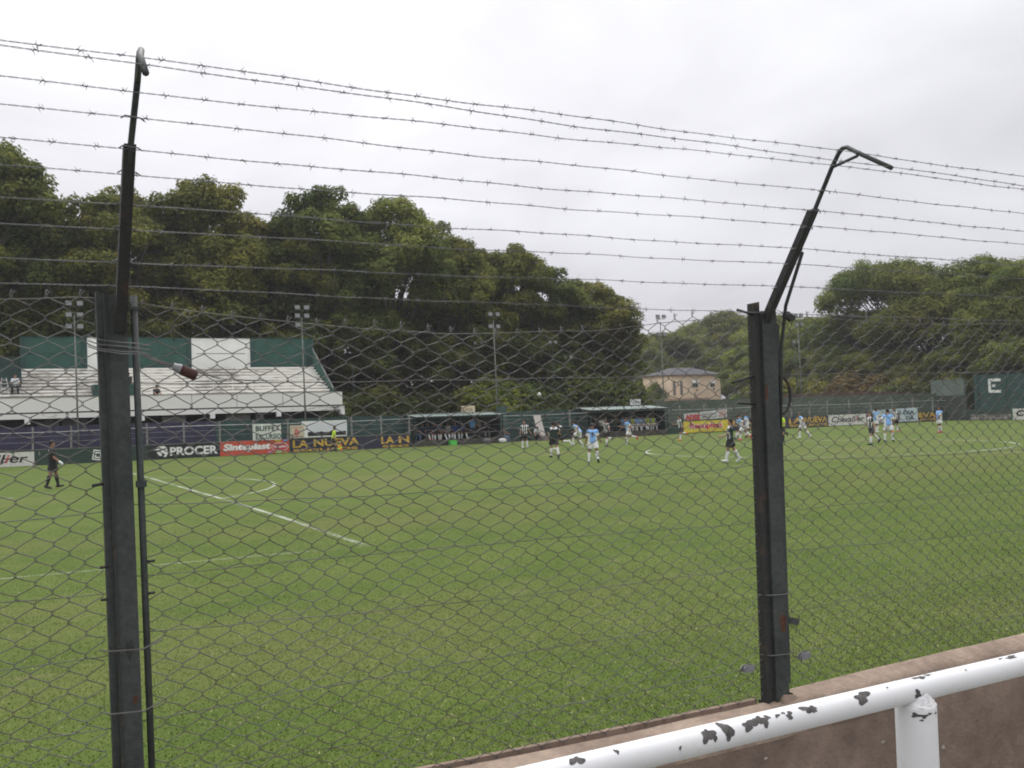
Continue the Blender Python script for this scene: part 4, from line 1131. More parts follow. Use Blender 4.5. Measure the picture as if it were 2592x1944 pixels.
# upstand strip left of the right-hand post, with mortar cracks
V = []; F = []
xs = np.arange(6.0, 13.27, 0.06)
for x in xs:
    top = 1.070 + 0.013 * max(0.0, 13.0 - x) / 1.2 + 0.002 * fbm1(x * 4)
    V += [(x, -34.180, 1.02), (x, -34.178, top), (x, -34.160, top + 0.002), (x, -34.158, 1.00)]
for i in range(len(xs) - 1):
    for j in range(3):
        a_ = 4 * i + j
        F.append((a_, a_ + 4, a_ + 5, a_ + 1))
obj('upstand', mesh_from('upstand', V, F), mat('upstand_plaster', (0.20, 0.145, 0.112), 0.9, 0.2, 6.0), nw)
CRK = mat('crack_dark', (0.10, 0.07, 0.055), 0.9, 0.1)
for xx in (11.92, 12.16, 12.46, 12.78):
    mb = MB(); pts = [(xx + 0.006 * rng.uniform(-1, 1), -34.276 + 0.018 * k, 1.0845 + 0.0048 * k + cap_dz(xx)) for k in range(6)]
    for k in range(5):
        a_, b_ = pts[k], pts[k + 1]
        mb.quad((a_[0] - 0.0012, a_[1], a_[2] - 0.006 * (k == 0)), (a_[0] + 0.0012, a_[1], a_[2] - 0.006 * (k == 0)), (b_[0] + 0.0012, b_[1], b_[2]), (b_[0] - 0.0012, b_[1], b_[2]))
    mb.build('crack', CRK, nw)
tf = obj('terrace', MB().box(2, 26, -44, -34.285, 0.30, 0.45) and mesh_from('terrace', MB().box(2, 26, -44, -34.285, 0.30, 0.45).v, MB().box(2, 26, -44, -34.285, 0.30, 0.45).f), CONC)
tag(tf, kind='structure')

# white pipe rail
def rail_paint():
    m = bpy.data.materials.new('white_gloss_paint'); m.use_nodes = True
    t = m.node_tree; b = t.nodes['Principled BSDF']; b.inputs['Roughness'].default_value = 0.38
    tcn = t.nodes.new('ShaderNodeTexCoord')
    n = t.nodes.new('ShaderNodeTexNoise'); n.inputs['Scale'].default_value = 26; n.inputs['Detail'].default_value = 8; n.inputs['Roughness'].default_value = 0.7
    t.links.new(tcn.outputs['Object'], n.inputs['Vector'])
    r = t.nodes.new('ShaderNodeMapRange'); r.inputs[1].default_value = 0.725; r.inputs[2].default_value = 0.74
    t.links.new(n.outputs[0], r.inputs[0])
    n2 = t.nodes.new('ShaderNodeTexNoise'); n2.inputs['Scale'].default_value = 5; n2.inputs['Detail'].default_value = 5
    t.links.new(tcn.outputs['Object'], n2.inputs['Vector'])
    mi0 = t.nodes.new('ShaderNodeMix'); mi0.data_type = 'RGBA'; mi0.inputs['A'].default_value = (0.58, 0.58, 0.59, 1); mi0.inputs['B'].default_value = (0.66, 0.66, 0.665, 1)
    t.links.new(n2.outputs[0], mi0.inputs['Factor'])
    mi = t.nodes.new('ShaderNodeMix'); mi.data_type = 'RGBA'; mi.inputs['B'].default_value = (0.09, 0.085, 0.085, 1)
    n4 = t.nodes.new('ShaderNodeTexNoise'); n4.inputs['Scale'].default_value = 11; n4.inputs['Detail'].default_value = 8; n4.inputs['Roughness'].default_value = 0.75
    t.links.new(tcn.outputs['Object'], n4.inputs['Vector'])
    r4 = t.nodes.new('ShaderNodeMapRange'); r4.inputs[1].default_value = 0.52; r4.inputs[2].default_value = 0.78; r4.inputs[4].default_value = 0.55
    t.links.new(n4.outputs[0], r4.inputs[0])
    mi4 = t.nodes.new('ShaderNodeMix'); mi4.data_type = 'RGBA'; mi4.inputs['B'].default_value = (0.44, 0.42, 0.39, 1)
    t.links.new(mi0.outputs['Result'], mi4.inputs['A']); t.links.new(r4.outputs[0], mi4.inputs['Factor'])
    r5 = t.nodes.new('ShaderNodeMapRange'); r5.inputs[1].default_value = 0.35; r5.inputs[2].default_value = 0.7; r5.inputs[3].default_value = 0.36; r5.inputs[4].default_value = 0.62
    t.links.new(n4.outputs[0], r5.inputs[0]); t.links.new(r5.outputs[0], b.inputs['Roughness'])
    t.links.new(mi4.outputs['Result'], mi.inputs['A']); t.links.new(r.outputs[0], mi.inputs['Factor'])
    t.links.new(mi.outputs['Result'], b.inputs['Base Color'])
    bp = t.nodes.new('ShaderNodeBump'); bp.inputs['Strength'].default_value = 0.10; bp.inputs['Distance'].default_value = 0.002
    n3 = t.nodes.new('ShaderNodeTexNoise'); n3.inputs['Scale'].default_value = 120
    t.links.new(tcn.outputs['Object'], n3.inputs['Vector']); t.links.new(n3.outputs[0], bp.inputs['Height']); t.links.new(bp.outputs[0], b.inputs['Normal'])
    return m
RAILW = rail_paint()
RX = 12.385
ra = thing('pipe_rail', 'white painted pipe handrail with chipped paint in the foreground', 'handrail', (RX, -35.75, 0.45))
ZR = 1.618 - 0.45
MB().tube([(x - RX, 0, ZR) for x in np.linspace(5.0, 19.0, 60)], 0.030, 28).build('rail', RAILW, ra, True)
def post_rail(dx):
    po = MB().tube([(dx, 0, 0.0), (dx, 0, ZR - 0.040), (dx, 0, ZR - 0.034), (dx, 0, ZR - 0.031), (dx, 0, ZR - 0.026)], [0.050, 0.050, 0.0490, 0.046, 0.034], 32)
    po.build('post', RAILW, ra, True)
    # rough mound of weld where the pipe sits on the post
    V = []; F = []; nu, nv = 36, 7
    for j in range(nv):
        s_ = j / (nv - 1)
        for i in range(nu):
            q = 2 * math.pi * i / nu
            rr_ = 0.047 - 0.017 * s_ + 0.0022 * math.sin(5 * q + 3 * j) + 0.0016 * math.sin(11 * q - 4 * j)
            V.append((dx + rr_ * math.cos(q), 1.02 * rr_ * math.sin(q), ZR - 0.032 + 0.027 * s_ + 0.003 * math.sin(7 * q + j) * (0.3 + s_)))
    for j in range(nv - 1):
        for i in range(nu):
            i2 = (i + 1) % nu; F.append((j * nu + i, j * nu + i2, (j + 1) * nu + i2, (j + 1) * nu + i))
    obj('weld_bead', mesh_from('weld_bead', V, F, True), RAILW, ra)
for dx in (-3.2, 0.0, 3.2):
    post_rail(dx)
CHIP = mat('bare_rusty_steel', (0.075, 0.068, 0.066), 0.55, 0.35, 60, metallic=0.25)
def chip(x, deg, sx, sa, seed):
    """Irregular flaked patch lying on the pipe surface: sx metres along, sa degrees around."""
    rr = random.Random(seed); V = []; F = []
    n = 26; rings = 3
    V.append((x - RX, deg))
    for k in range(1, rings + 1):
        for i in range(n):
            t_ = 2 * math.pi * i / n
            rad = 1.25 * (0.72 + 0.20 * math.sin(2 * t_ + seed) + 0.16 * math.sin(3 * t_ + 2 * seed) + 0.12 * math.sin(5 * t_ + seed) + rr.uniform(-0.04, 0.04)) * k / rings
            V.append((x - RX + sx * rad * math.cos(t_), deg + sa * rad * math.sin(t_)))
    for i in range(n):
        F.append((0, 1 + i, 1 + (i + 1) % n))
        for k in range(rings - 1):
            a0 = 1 + k * n + i; a1 = 1 + k * n + (i + 1) % n
            F.append((a0, a0 + n, a1 + n, a1))
    P = [(u, -0.0304 * math.cos(R(a_)), ZR + 0.0304 * math.sin(R(a_))) for u, a_ in V]
    obj('paint_chip', mesh_from('paint_chip', P, F, True), CHIP, ra)
for i, (x, dg, sx, sa) in enumerate([(11.700, 36, 0.017, 34), (11.712, 24, 0.010, 22), (11.754, 40, 0.019, 40), (11.764, 28, 0.008, 20), (11.818, 38, 0.020, 26), (11.850, 47, 0.020, 26), (11.860, 36, 0.014, 24), (11.876, 52, 0.010, 10),
                                     (11.939, 38, 0.011, 18), (11.905, 49, 0.007, 10), (11.925, 55, 0.005, 8), (12.000, 47, 0.026, 16), (12.014, 40, 0.010, 16), (12.176, 43, 0.026, 32), (12.170, 34, 0.012, 24),
                                     (12.395, 78, 0.022, 14), (12.43, 84, 0.014, 9), (12.755, 74, 0.026, 13), (12.715, 80, 0.010, 7), (11.369, 58, 0.016, 24), (11.466, 56, 0.006, 12), (12.36, -2, 0.014, 18), (11.62, 12, 0.004, 8), (12.27, 62, 0.003, 7), (12.56, 58, 0.003, 7)]):
    chip(x, dg, sx, sa, i * 1.37 + 1)
# flaked paint on the post below the pipe
for i, (ang, z, s_) in enumerate([(-118, ZR - 0.052, 0.012), (-100, ZR - 0.047, 0.007), (-140, ZR - 0.050, 0.014), (-75, ZR - 0.049, 0.007), (-125, ZR - 0.062, 0.006)]):
    V = [(0.0508 * math.cos(R(ang)), 0.0508 * math.sin(R(ang)), z)]
    for k in range(14):
        t_ = 2 * math.pi * k / 14; q = s_ * (0.8 + 0.3 * math.sin(3 * t_ + i))
        aa = R(ang) + q * math.cos(t_) / 0.05
        V.append((0.0508 * math.cos(aa), 0.0508 * math.sin(aa), z + 0.5 * q * math.sin(t_)))
    obj('paint_chip', mesh_from('paint_chip', V, [(0, 1 + k, 1 + (k + 1) % 14) for k in range(14)], True), CHIP, ra)

# ================================================================== NEAR FENCE
FY = -34.183
POSTG = mat('dark_green_post_paint', (0.031, 0.037, 0.035), 0.6, 0.22, 6.0, col2=(0.052, 0.057, 0.053), fine=0.2, bump=0.15, bscale=60)
POSTG2 = mat('rusting_post_paint', (0.030, 0.031, 0.029), 0.65, 0.2, 9.0, col2=(0.070, 0.045, 0.034), mid=0.62, width=0.1, fine=0.2, bump=0.2, bscale=60)
RUST = mat('rust', (0.085, 0.036, 0.022), 0.9, 0.3, 40)
WIRE = mat('dull_galvanised_wire', (0.140, 0.138, 0.136), 0.6, 0.3, 3.0, metallic=0.2, col2=(0.085, 0.070, 0.062))
BARBW = mat('weathered_barbed_wire', (0.145, 0.14, 0.145), 0.6, 0.3, 8.0, metallic=0.3)
PYZ = lambda z: FY - 0.02 - max(0.0, z - 2.75) * 0.80          # how far the arms lean back at height z
def fence_post(x, label, style):
    t = thing('fence_post', label, 'post', (x, FY, 1.06), group='fence posts')
    def P(z, dy=0.0, dx=0.0):
        return (dx, PYZ(z) - FY + dy, z - 1.06)
    bw = 0.038
    if style == 'left':
        MB().prism([(-0.018, 0), (0.047, 0), (0.020, 1.70), (-0.044, 1.70)], 'y', -0.030, 0.03).build('upright', POSTG, t)
        MB().prism([(-0.0185, 0), (-0.011, 0), (-0.037, 1.70), (-0.0445, 1.70)], 'y', -0.036, -0.0305).build('upright_lip', POSTG2, t)
    else:
        MB().prism([(-0.031, 0), (0.042, 0), (0.056, 1.70), (-0.026, 1.70)], 'y', -0.045, 0.035).build('upright', POSTG, t)
    if style == 'left':
        MB().prism([(-0.040, 0), (-0.0195, 0), (-0.0455, 1.70), (-0.066, 1.715)], 'y', -0.012, -0.006).build('side_angle', POSTG, t)
        MB().prism([(-0.040, 0), (-0.034, 0), (-0.060, 1.70), (-0.066, 1.71)], 'y', -0.0055, 0.02).build('side_angle_flange', POSTG, t)
        MB().tube([(0.072, -0.010, 0), (0.045, -0.010, 1.70)], 0.0105, 8).build('tension_bar', POSTG, t, True)
    else:
        MB().prism([(-0.070, 0), (-0.032, 0), (-0.027, 1.742), (-0.060, 1.735)], 'y', -0.03, 0.012).build('side_angle', POSTG2, t)
        MB().prism([(0.047, 0.06), (0.070, 0.06), (0.086, 1.64), (0.060, 1.66)], 'y', -0.028, -0.02).build('tension_bar', POSTG, t)
    bx('foot', POSTG2, t, -0.062 if style == 'left' else -0.069, 0.044, -0.029, 0.03, -0.06, -0.0005)
    # lower arm: heavy angle leaning back over the terrace
    z1 = 3.15
    for nm, ddx, wdt in (('arm', -0.016, 0.026), ('arm_flange', 0.0105, 0.006)):
        a0, a1 = P(2.64 if style == 'left' else 2.70), P(z1)
        MB().prism([(a0[1] - 0.022, a0[2]), (a0[1] + 0.016, a0[2]), (a1[1] + 0.016, a1[2]), (a1[1] - 0.022, a1[2])], 'x', ddx, ddx + wdt).build(nm, POSTG2, t)
    # thin bent pipe on top: rises, bends over and drops towards the terrace
    da, db = (0.002, 0.010) if style == 'left' else (-0.006, -0.006)
    dtip = -0.010 if style == 'left' else -0.006
    pts = [P(2.98, -0.026, da), P(3.15, -0.020, da), P(3.30, 0.0, db)]
    b0 = P(3.345, 0.0, db)
    pts += [b0, (b0[0], b0[1] - 0.022, b0[2] + 0.016), (b0[0], b0[1] - 0.045, b0[2] + 0.014)]
    pts += [((db + dtip) / 2, -34.78 - FY, 3.322 - 1.06), (dtip, -34.935 - FY, 3.226 - 1.06)]
    MB().tube(pts, 0.0090, 8).build('bent_pipe', POSTG, t, True)
    MB().tube([P(3.298, -0.004, db), ((db + dtip) / 2, -34.775 - FY, 3.312 - 1.06)], 0.0065, 6).build('pipe_brace', POSTG, t, True)
    for z in (3.21, 3.14, 3.08, 3.0, 2.94, 2.85):
        q = P(z, -0.026, 0.0)
        MB().tube([(q[0] - 0.028, q[1] + 0.012, q[2]), (q[0] - 0.02, q[1] - 0.006, q[2] + 0.003), (q[0] + 0.02, q[1] - 0.006, q[2]), (q[0] + 0.034, q[1] + 0.012, q[2] - 0.003)], 0.0022, 5).build('wire_tie', BARBW, t, True)
    if style != 'left':
        rod = [(0.062, -0.035, 1.18), (0.075, -0.05, 1.55), (0.070, -0.09, 1.72)]
        q = P(2.99, -0.03, 0.03); rod.append(q)
        MB().tube(rod, 0.008, 6).build('rebar_brace', POSTG, t, True)
        MB().tube([(0.06, -0.03, 1.40)] + [(0.072 + 0.062 * math.sin(k), -0.03, 1.33 + 0.085 * math.cos(k)) for k in np.linspace(0.2, math.pi - 0.2, 9)] + [(0.05, -0.03, 1.245)], 0.0075, 6).build('bent_rod', POSTG2, t, True)
        MB().tube([(-0.05, -0.01, 1.418), (-0.19, -0.02, 1.388)], 0.0055, 6).build('stub_rod', POSTG2, t, True)
        MB().tube([(-0.05, -0.01, 1.292), (-0.16, -0.02, 1.300)], 0.0055, 6).build('stub_rod', POSTG2, t, True)
        MB().tube([(-0.05, -0.02, 1.685), (-0.155, -0.03, 1.704)], 0.006, 6).build('stub_rod', POSTG2, t, True)
        bx('rust_patch', RUST, t, -0.026, -0.012, -0.0458, -0.0451, 1.31, 1.375)
        MB().poly([(0.022 + 0.018 * math.cos(k) * (1 + 0.3 * math.sin(3 * k)), -0.0456, 0.33 + 0.04 * math.sin(k)) for k in np.linspace(0, 2 * math.pi, 14, endpoint=False)]).build('rust_patch', RUST, t)
        # mortar at the foot
        V = []; F = []
        for j in range(6):
            for i in range(14):
                q = 2 * math.pi * i / 14; rr_ = (1 - j / 5.5) ** 0.5 * (1 + 0.18 * math.sin(3 * q + j))
                V.append((0.035 + 0.075 * rr_ * math.cos(q), -0.045 + 0.055 * rr_ * math.sin(q), -0.045 + 0.014 * j))
        for j in range(5):
            for i in range(14):
                i2 = (i + 1) % 14; F.append((j * 14 + i, j * 14 + i2, j * 14 + 14 + i2, j * 14 + 14 + i))
        obj('mortar_foot', mesh_from('mortar_foot', V, F, True), CAPM, t)
    else:
        for (zz, l) in ((1.915, 0.03), (1.815, 0.028)):
            MB().tube([(-0.045, -0.01, zz - 1.06), (-0.054 - l * 0.55, -0.01, zz - 1.06)], 0.0045, 6).build('bolt', POSTG2, t, True)
            MB().tube([(0.066, -0.012, zz - 1.055), (0.074 + l * 0.55, -0.012, zz - 1.055)], 0.0045, 6).build('bolt', POSTG2, t, True)
        MB().tube([(-0.055, -0.01, 1.112), (-0.088, -0.012, 1.108)], 0.005, 6).build('bolt', POSTG2, t, True)
        bx('clamp', POSTG, t, 0.040, 0.070, -0.026, -0.002, 1.095, 1.115)
        bx('clamp', POSTG, t, 0.030, 0.060, -0.026, -0.002, 1.655, 1.665)
        MB().poly([(0.022 + 0.008 * math.cos(k), -0.0312, 0.44 + 0.014 * math.sin(k) * (1 + 0.3 * math.sin(2 * k))) for k in np.linspace(0, 2 * math.pi, 12, endpoint=False)]).build('rust_patch', RUST, t)
        MB().poly([(0.008 + 0.012 * math.cos(k), -0.0312, 0.60 + 0.03 * math.sin(k) * (1 + 0.4 * math.sin(3 * k))) for k in np.linspace(0, 2 * math.pi, 12, endpoint=False)]).build('rust_patch', POSTG2, t)
    # wire bound round the post
    for z, dxl in (((1.66, 0.0), (1.47, 0.01)) if style == 'left' else ((1.26, 0.0), (1.52, 0.0))):
        zz = z - 1.06
        MB().tube([(-0.075, 0.0, zz), (-0.05, -0.05, zz + 0.002), (0.045, -0.05, zz - 0.004), (0.085, -0.03, zz + 0.006), (0.11, 0.0, zz + 0.008)], 0.0024, 5).build('binding_wire', WIRE, t, True)
    if style == 'left':
        for k in range(4):
            zz = 2.575 - 1.06 + 0.012 * k + rng.uniform(-0.004, 0.004)
            MB().tube([(-0.09, -0.01, zz + 0.02), (-0.06, -0.052, zz + 0.004), (0.0, -0.055, zz + rng.uniform(-0.008, 0.008)), (0.045, -0.054, zz - 0.006), (0.09, -0.03, zz - 0.012)], 0.0018, 5).build('binding_wire', BARBW, t, True)
    return t
XP = [7.98, 10.70, 13.36, 16.10]
fence_post(XP[1], 'dark green steel fence post at the left with a straight tall leaning arm', 'left')
fence_post(XP[2], 'dark green steel fence post at the right with a hooked pipe arm', 'right')
fence_post(XP[0], 'dark green steel fence post holding the fence end beyond the left-hand post', 'left')
fence_post(XP[3], 'dark green steel fence post holding the fence end beyond the hooked-arm post', 'right')

# ---- chain-link panels: every woven wire is its own part
CW, RH = 0.0485, 0.0333
def lerp_pts(pts, x):
    for (a0, b0), (a1, b1) in zip(pts, pts[1:]):
        if x <= a1:
            return b0 + (b1 - b0) * (x - a0) / (a1 - a0)
    return pts[-1][1]
TOPZ = [(7.0, 2.72), (9.4, 2.68), (10.62, 2.76), (10.80, 2.735), (11.2, 2.690), (11.8, 2.652), (12.5, 2.672), (12.9, 2.715), (13.3, 2.752), (13.7, 2.745), (14.3, 2.722), (15.2, 2.735), (16.1, 2.75), (17, 2.75)]
def warp(x, z, s):
    return (0.010 * math.sin(3.1 * x + 2.3 * z + s) + 0.006 * math.sin(7.7 * x - 5 * z), 0.008 * math.sin(4.3 * x + 1.7 * z + 2 * s) + 0.005 * math.sin(9 * x + 6 * z))
def chain_link(x0, x1, label, seed):
    t = thing('chain_link_mesh', label, 'fence mesh', (x0, FY, 1.09), group='chain-link panels between the posts')
    rr = random.Random(seed)
    nc = int(round((x1 - x0) / CW)); cw = (x1 - x0) / nc
    nodes = {}
    def node(i, k):
        if (i, k) not in nodes:
            x = x0 + i * cw; zt = lerp_pts(TOPZ, x)
            nr = int(round((zt - 1.10) / RH)); nr = max(nr, 1)
            z = zt - k * (zt - (1.068 if x < 13.3 else 1.112 + cap_dz(x))) / 49.0
            edge = min(1.0, min(i, nc - i) / 3.0); e2 = min(1.0, (49 - k) / 4.0)
            wx, wz = warp(x, z, seed)
            nodes[(i, k)] = (x + wx * edge * e2 + rr.gauss(0, 0.0022), 0.010 * math.sin(2.1 * x + 1.5 * z + seed) * edge * e2, z + (wz + rr.gauss(0, 0.0022)) * e2)
        return nodes[(i, k)]
    for i in range(nc):
        pts = []
        for k in range(0, 50):
            side = i if (k + i) % 2 == 0 else i + 1
            q = node(side, k)
            # hook bend: the wire turns behind its neighbour at each node
            dxs = 0.0024 if side == i + 1 else -0.0024
            pts.append((q[0] + dxs - x0, q[1] + 0.002, q[2] + 0.004 - 1.09))
            pts.append((q[0] + dxs - x0, q[1] - 0.002, q[2] - 0.004 - 1.09))
            if k < 49:
                s2 = i if (k + 1 + i) % 2 == 0 else i + 1
                q2 = node(s2, k + 1)
                bow = 0.0022 * math.sin(i * 1.7 + k)
                pts.append(((q[0] + q2[0]) / 2 - x0, (q[1] + q2[1]) / 2, (q[2] + q2[2]) / 2 - 1.09 + bow))
        # knuckled top end
        q = pts[0]
        top = [(q[0] + 0.010, q[1] + 0.004, q[2] + 0.006), (q[0] + 0.004, q[1] + 0.002, q[2] + 0.016)] if i % 2 == 0 else [(q[0] + 0.012, q[1], q[2] + 0.012)]
        MB().tube(top + pts, 0.00165, 4, cap=False).build('wire', WIRE, t, True)
    # horizontal straining wires threaded through the mesh
    for (za, zm, zb) in ((None, None, None), (2.482, 2.478, 2.49), (2.10, 2.068, 2.085), (1.874, 1.862, 1.83), (1.700, 1.655, 1.64), (1.422, 1.440, 1.416), (1.247, 1.213, 1.215)):
        pts = []
        for k in range(25):
            s = k / 24; x = x0 - 0.04 + (x1 - x0 + 0.08) * s
            if za is None:
                z = lerp_pts(TOPZ, x) - 0.004
            else:
                z = (za * (1 - s) * (1 - 2 * s) + 4 * zm * s * (1 - s) + zb * s * (2 * s - 1)) if 0 < s < 1 else (za if s == 0 else zb)
            pts.append((x - x0, -0.004 + 0.002 * math.sin(k * 2.0), z - 1.09 + 0.002 * math.sin(k * 1.3 + seed)))
        MB().tube(pts, 0.0014, 4).build('straining_wire', WIRE, t, True)
    return t
chain_link(XP[0] + 0.07, XP[1] - 0.062, 'chain-link mesh strip at the far left edge of the view', 1.0)
chain_link(XP[1] + 0.066, XP[2] - 0.060, 'big chain-link mesh panel between the two near posts', 2.0)
chain_link(XP[2] + 0.075, XP[3] - 0.060, 'chain-link mesh panel right of the hooked-arm post', 3.0)

# ---- barbed wires
def barb_mesh(seed):
    rr = random.Random(seed); mb = MB()
    pts = [(0.0042 * k - 0.009, 0.0034 * math.cos(k * 2.0), 0.0034 * math.sin(k * 2.0)) for k in range(5)]
    mb.tube(pts, 0.0013, 4)
    for k in range(4):
        a = rr.uniform(0, 6.28) if k > 1 else (1.2 + 3.0 * k + rr.uniform(-0.4, 0.4))
        d = (rr.uniform(-0.009, 0.009), 0.0098 * math.cos(a), 0.0105 * math.sin(a))
        b0 = (-0.005 + 0.0035 * k, 0.002 * math.cos(a), 0.002 * math.sin(a))
        mb.tube([b0, (b0[0] + d[0], b0[1] + d[1], b0[2] + d[2])], [0.0010, 0.0005], 3)
    me = mesh_from('barb', mb.v, mb.f, True); me.materials.append(BARBW); return me
BARBS = [barb_mesh(s) for s in range(5)]
wires = [  # y, z at the left post, y, z at the right post
    (-34.78, 3.318, -34.78, 3.322, 'topmost barbed wire, tied to the bend of the hooked pipe'),
    (-34.93, 3.250, -34.93, 3.232, 'barbed wire tied to the tips of the hooked pipes'),
    (None, 3.268, None, 3.300, 'third barbed wire from the top'),
    (None, 3.211, None, 3.211, 'fourth barbed wire from the top'),
    (None, 3.136, None, 3.143, 'fifth barbed wire from the top'),
    (None, 3.073, None, 3.088, 'sixth barbed wire from the top'),
    (None, 2.999, None, 3.003, 'seventh barbed wire from the top'),
    (None, 2.935, None, 2.945, 'eighth barbed wire from the top'),
    (None, 2.846, None, 2.858, 'ninth barbed wire from the top'),
    (None, 2.782, None, 2.752, 'lowest barbed wire, just above the mesh'),
]
for wi, (ya, za, yb, zb, lab) in enumerate(wires):
    if ya is None:
        ya = PYZ(za) - 0.028; yb = PYZ(zb) - 0.028
    t = thing('barbed_wire', lab, 'barbed wire', (XP[0], ya, za), group='barbed wires along the fence top')
    rr = random.Random(wi * 13 + 5)
    ph = rr.uniform(0, 6)
    # nodes: post positions, slight sag and kinks in between
    def pos(x):
        if x <= XP[1]: s = (x - XP[0]) / (XP[1] - XP[0]); y_, z_, sg = ya, za + 0.006 * wi % 0.01 * (1 - s), s
        elif x <= XP[2]: s = (x - XP[1]) / (XP[2] - XP[1]); y_, z_, sg = ya + (yb - ya) * s, za + (zb - za) * s, s
        else: s = (x - XP[2]) / (XP[3] - XP[2]); y_, z_, sg = yb, zb - 0.004 * s, s
        sag = 4 * sg * (1 - sg)
        z_ += -0.007 * sag * (0.7 + 0.3 * math.sin(wi * 2.2)) + 0.0016 * math.sin(x * 6.1 + ph) * sag + 0.0012 * math.sin(x * 17 + 2 * ph) * sag
        y_ += 0.004 * math.sin(x * 5.3 + ph)
        return y_, z_
    xs = np.arange(XP[0], XP[3] + 0.001, 0.0105)
    for st in range(2):
        pts = []
        for x in xs:
            y_, z_ = pos(x); a = 2 * math.pi * x / 0.062 + st * math.pi
            pts.append((x - XP[0], y_ - ya + 0.0014 * math.cos(a), z_ - za + 0.0014 * math.sin(a)))
        MB().tube(pts, 0.00085, 4).build('strand', BARBW, t, True)
    sp = 0.104 if wi % 2 == 0 else 0.125
    if wi in (5, 7): sp = 0.155
    x = XP[0] + rr.uniform(0.02, sp)
    while x < XP[3] - 0.02:
        y_, z_ = pos(x)
        o = bpy.data.objects.new('barb', rr.choice(BARBS)); COL.objects.link(o); o.parent = t
        o.location = (x - XP[0], y_ - ya, z_ - za); o.rotation_euler = (rr.uniform(0, 6.28), 0, 0)
        x += sp * rr.uniform(0.9, 1.1)

# ---- oddments caught on the fence
bt = thing('bottle', 'small bottle with a red-brown label caught in the mesh by the left post', 'bottle', (10.895, FY - 0.012, 2.520))
def lathe(name, m, parent, prof, n=16):
    V = []; F = []
    for (x, r_) in prof:
        for i in range(n):
            a = 2 * math.pi * i / n; V.append((x, r_ * math.cos(a), r_ * math.sin(a)))
    for j in range(len(prof) - 1):
        for i in range(n):
            i2 = (i + 1) % n; F.append((j * n + i, j * n + i2, (j + 1) * n + i2, (j + 1) * n + i))
    F.append(tuple(range(n))); F.append(tuple((len(prof) - 1) * n + i for i in reversed(range(n))))
    return obj(name, mesh_from(name, V, F, True), m, parent)
lathe('label_body', mat('red_brown_label', (0.060, 0.026, 0.020), 0.6, 0.3, 60, col2=(0.05, 0.02, 0.018)), bt, [(-0.014, 0.0165), (0.0, 0.0172), (0.034, 0.0172), (0.038, 0.015), (0.041, 0.010)])
lathe('neck', mat('cloudy_plastic', (0.20, 0.205, 0.21), 0.4, 0.15, 60), bt, [(-0.040, 0.0105), (-0.038, 0.0120), (-0.028, 0.0130), (-0.020, 0.0155), (-0.0142, 0.0163)])
bt.rotation_euler = (0, R(24), 0)
st = thing('snagged_wire', 'loose bent wires running from the left post to the bottle', 'wire', (10.74, FY - 0.03, 2.585))
for k in range(3):
    MB().tube([(-0.02, -0.02, 0.002 * k), (0.05, -0.006 * k, -0.024 - 0.003 * k), (0.115, 0.014, -0.044 - 0.004 * k), (0.20, 0.02, -0.078 + 0.006 * k), (0.27, 0.026, -0.092), (0.42, 0.026, -0.100)][:4 + (k > 0) * 2], 0.0016, 5).build('strand', WIRE, st, True)
def tensioner(x, z, label, rot=0.0, cc=None):
    t = thing('wire_tensioner', label, 'tensioner', (x, FY - 0.012, z))
    m = mat('grey_tensioner', (0.20, 0.20, 0.21), 0.5, 0.15, 30, metallic=0.4) if cc is None else cc
    MB().prism([(-0.026, -0.013), (0.022, -0.015), (0.030, -0.004), (0.028, 0.014), (-0.02, 0.015), (-0.03, 0.006)], 'y', -0.012, -0.008).build('side_plate', m, t)
    MB().prism([(-0.026, -0.013), (0.022, -0.015), (0.030, -0.004), (0.028, 0.014), (-0.02, 0.015), (-0.03, 0.006)], 'y', 0.008, 0.012).build('side_plate', m, t)
    MB().tube([(0.004, -0.0079, 0.0), (0.004, 0.0079, 0.0)], 0.009, 10).build('spool', m, t, True)
    MB().tube([(-0.03, 0.0, 0.0), (-0.07, 0.004, -0.006)], 0.0016, 5).build('wire_end', WIRE, t, True)
    MB().tube([(0.02, 0.0, 0.0), (0.035, 0.004, -0.022), (0.036, 0.004, -0.05)], 0.0018, 5).build('wire_tail', WIRE, t, True)
    t.rotation_euler = (0, rot, 0)
tensioner(13.20, 1.215, 'grey wire tensioner in the mesh left of the right post foot', 0.05)
tensioner(13.53, 1.222, 'grey wire tensioner in the mesh right of the right post foot', -0.12)
tensioner(13.47, 1.385, 'dark wire tensioner on the side of the right post', 0.3, POSTG)
tensioner(13.52, 2.742, 'black tattered plastic clip on the mesh top beside the right post', 0.5, mat('black_plastic', (0.03, 0.03, 0.032), 0.5, 0.2, 30))
lp = thing('snagged_wire', 'broken looped wire end at the mesh top right of the left post', 'wire', (10.90, FY - 0.01, 2.70))
MB().tube([(0.0, 0, 0.012), (-0.035, 0, -0.02), (-0.040, 0, -0.055), (-0.036, 0, -0.085)], 0.0016, 5).build('strand', WIRE, lp, True)
MB().tube([(-0.005, 0, 0.02), (0.012, 0, 0.012), (0.018, 0, -0.02), (0.024, 0, -0.045)], 0.0016, 5).build('strand', WIRE, lp, True)

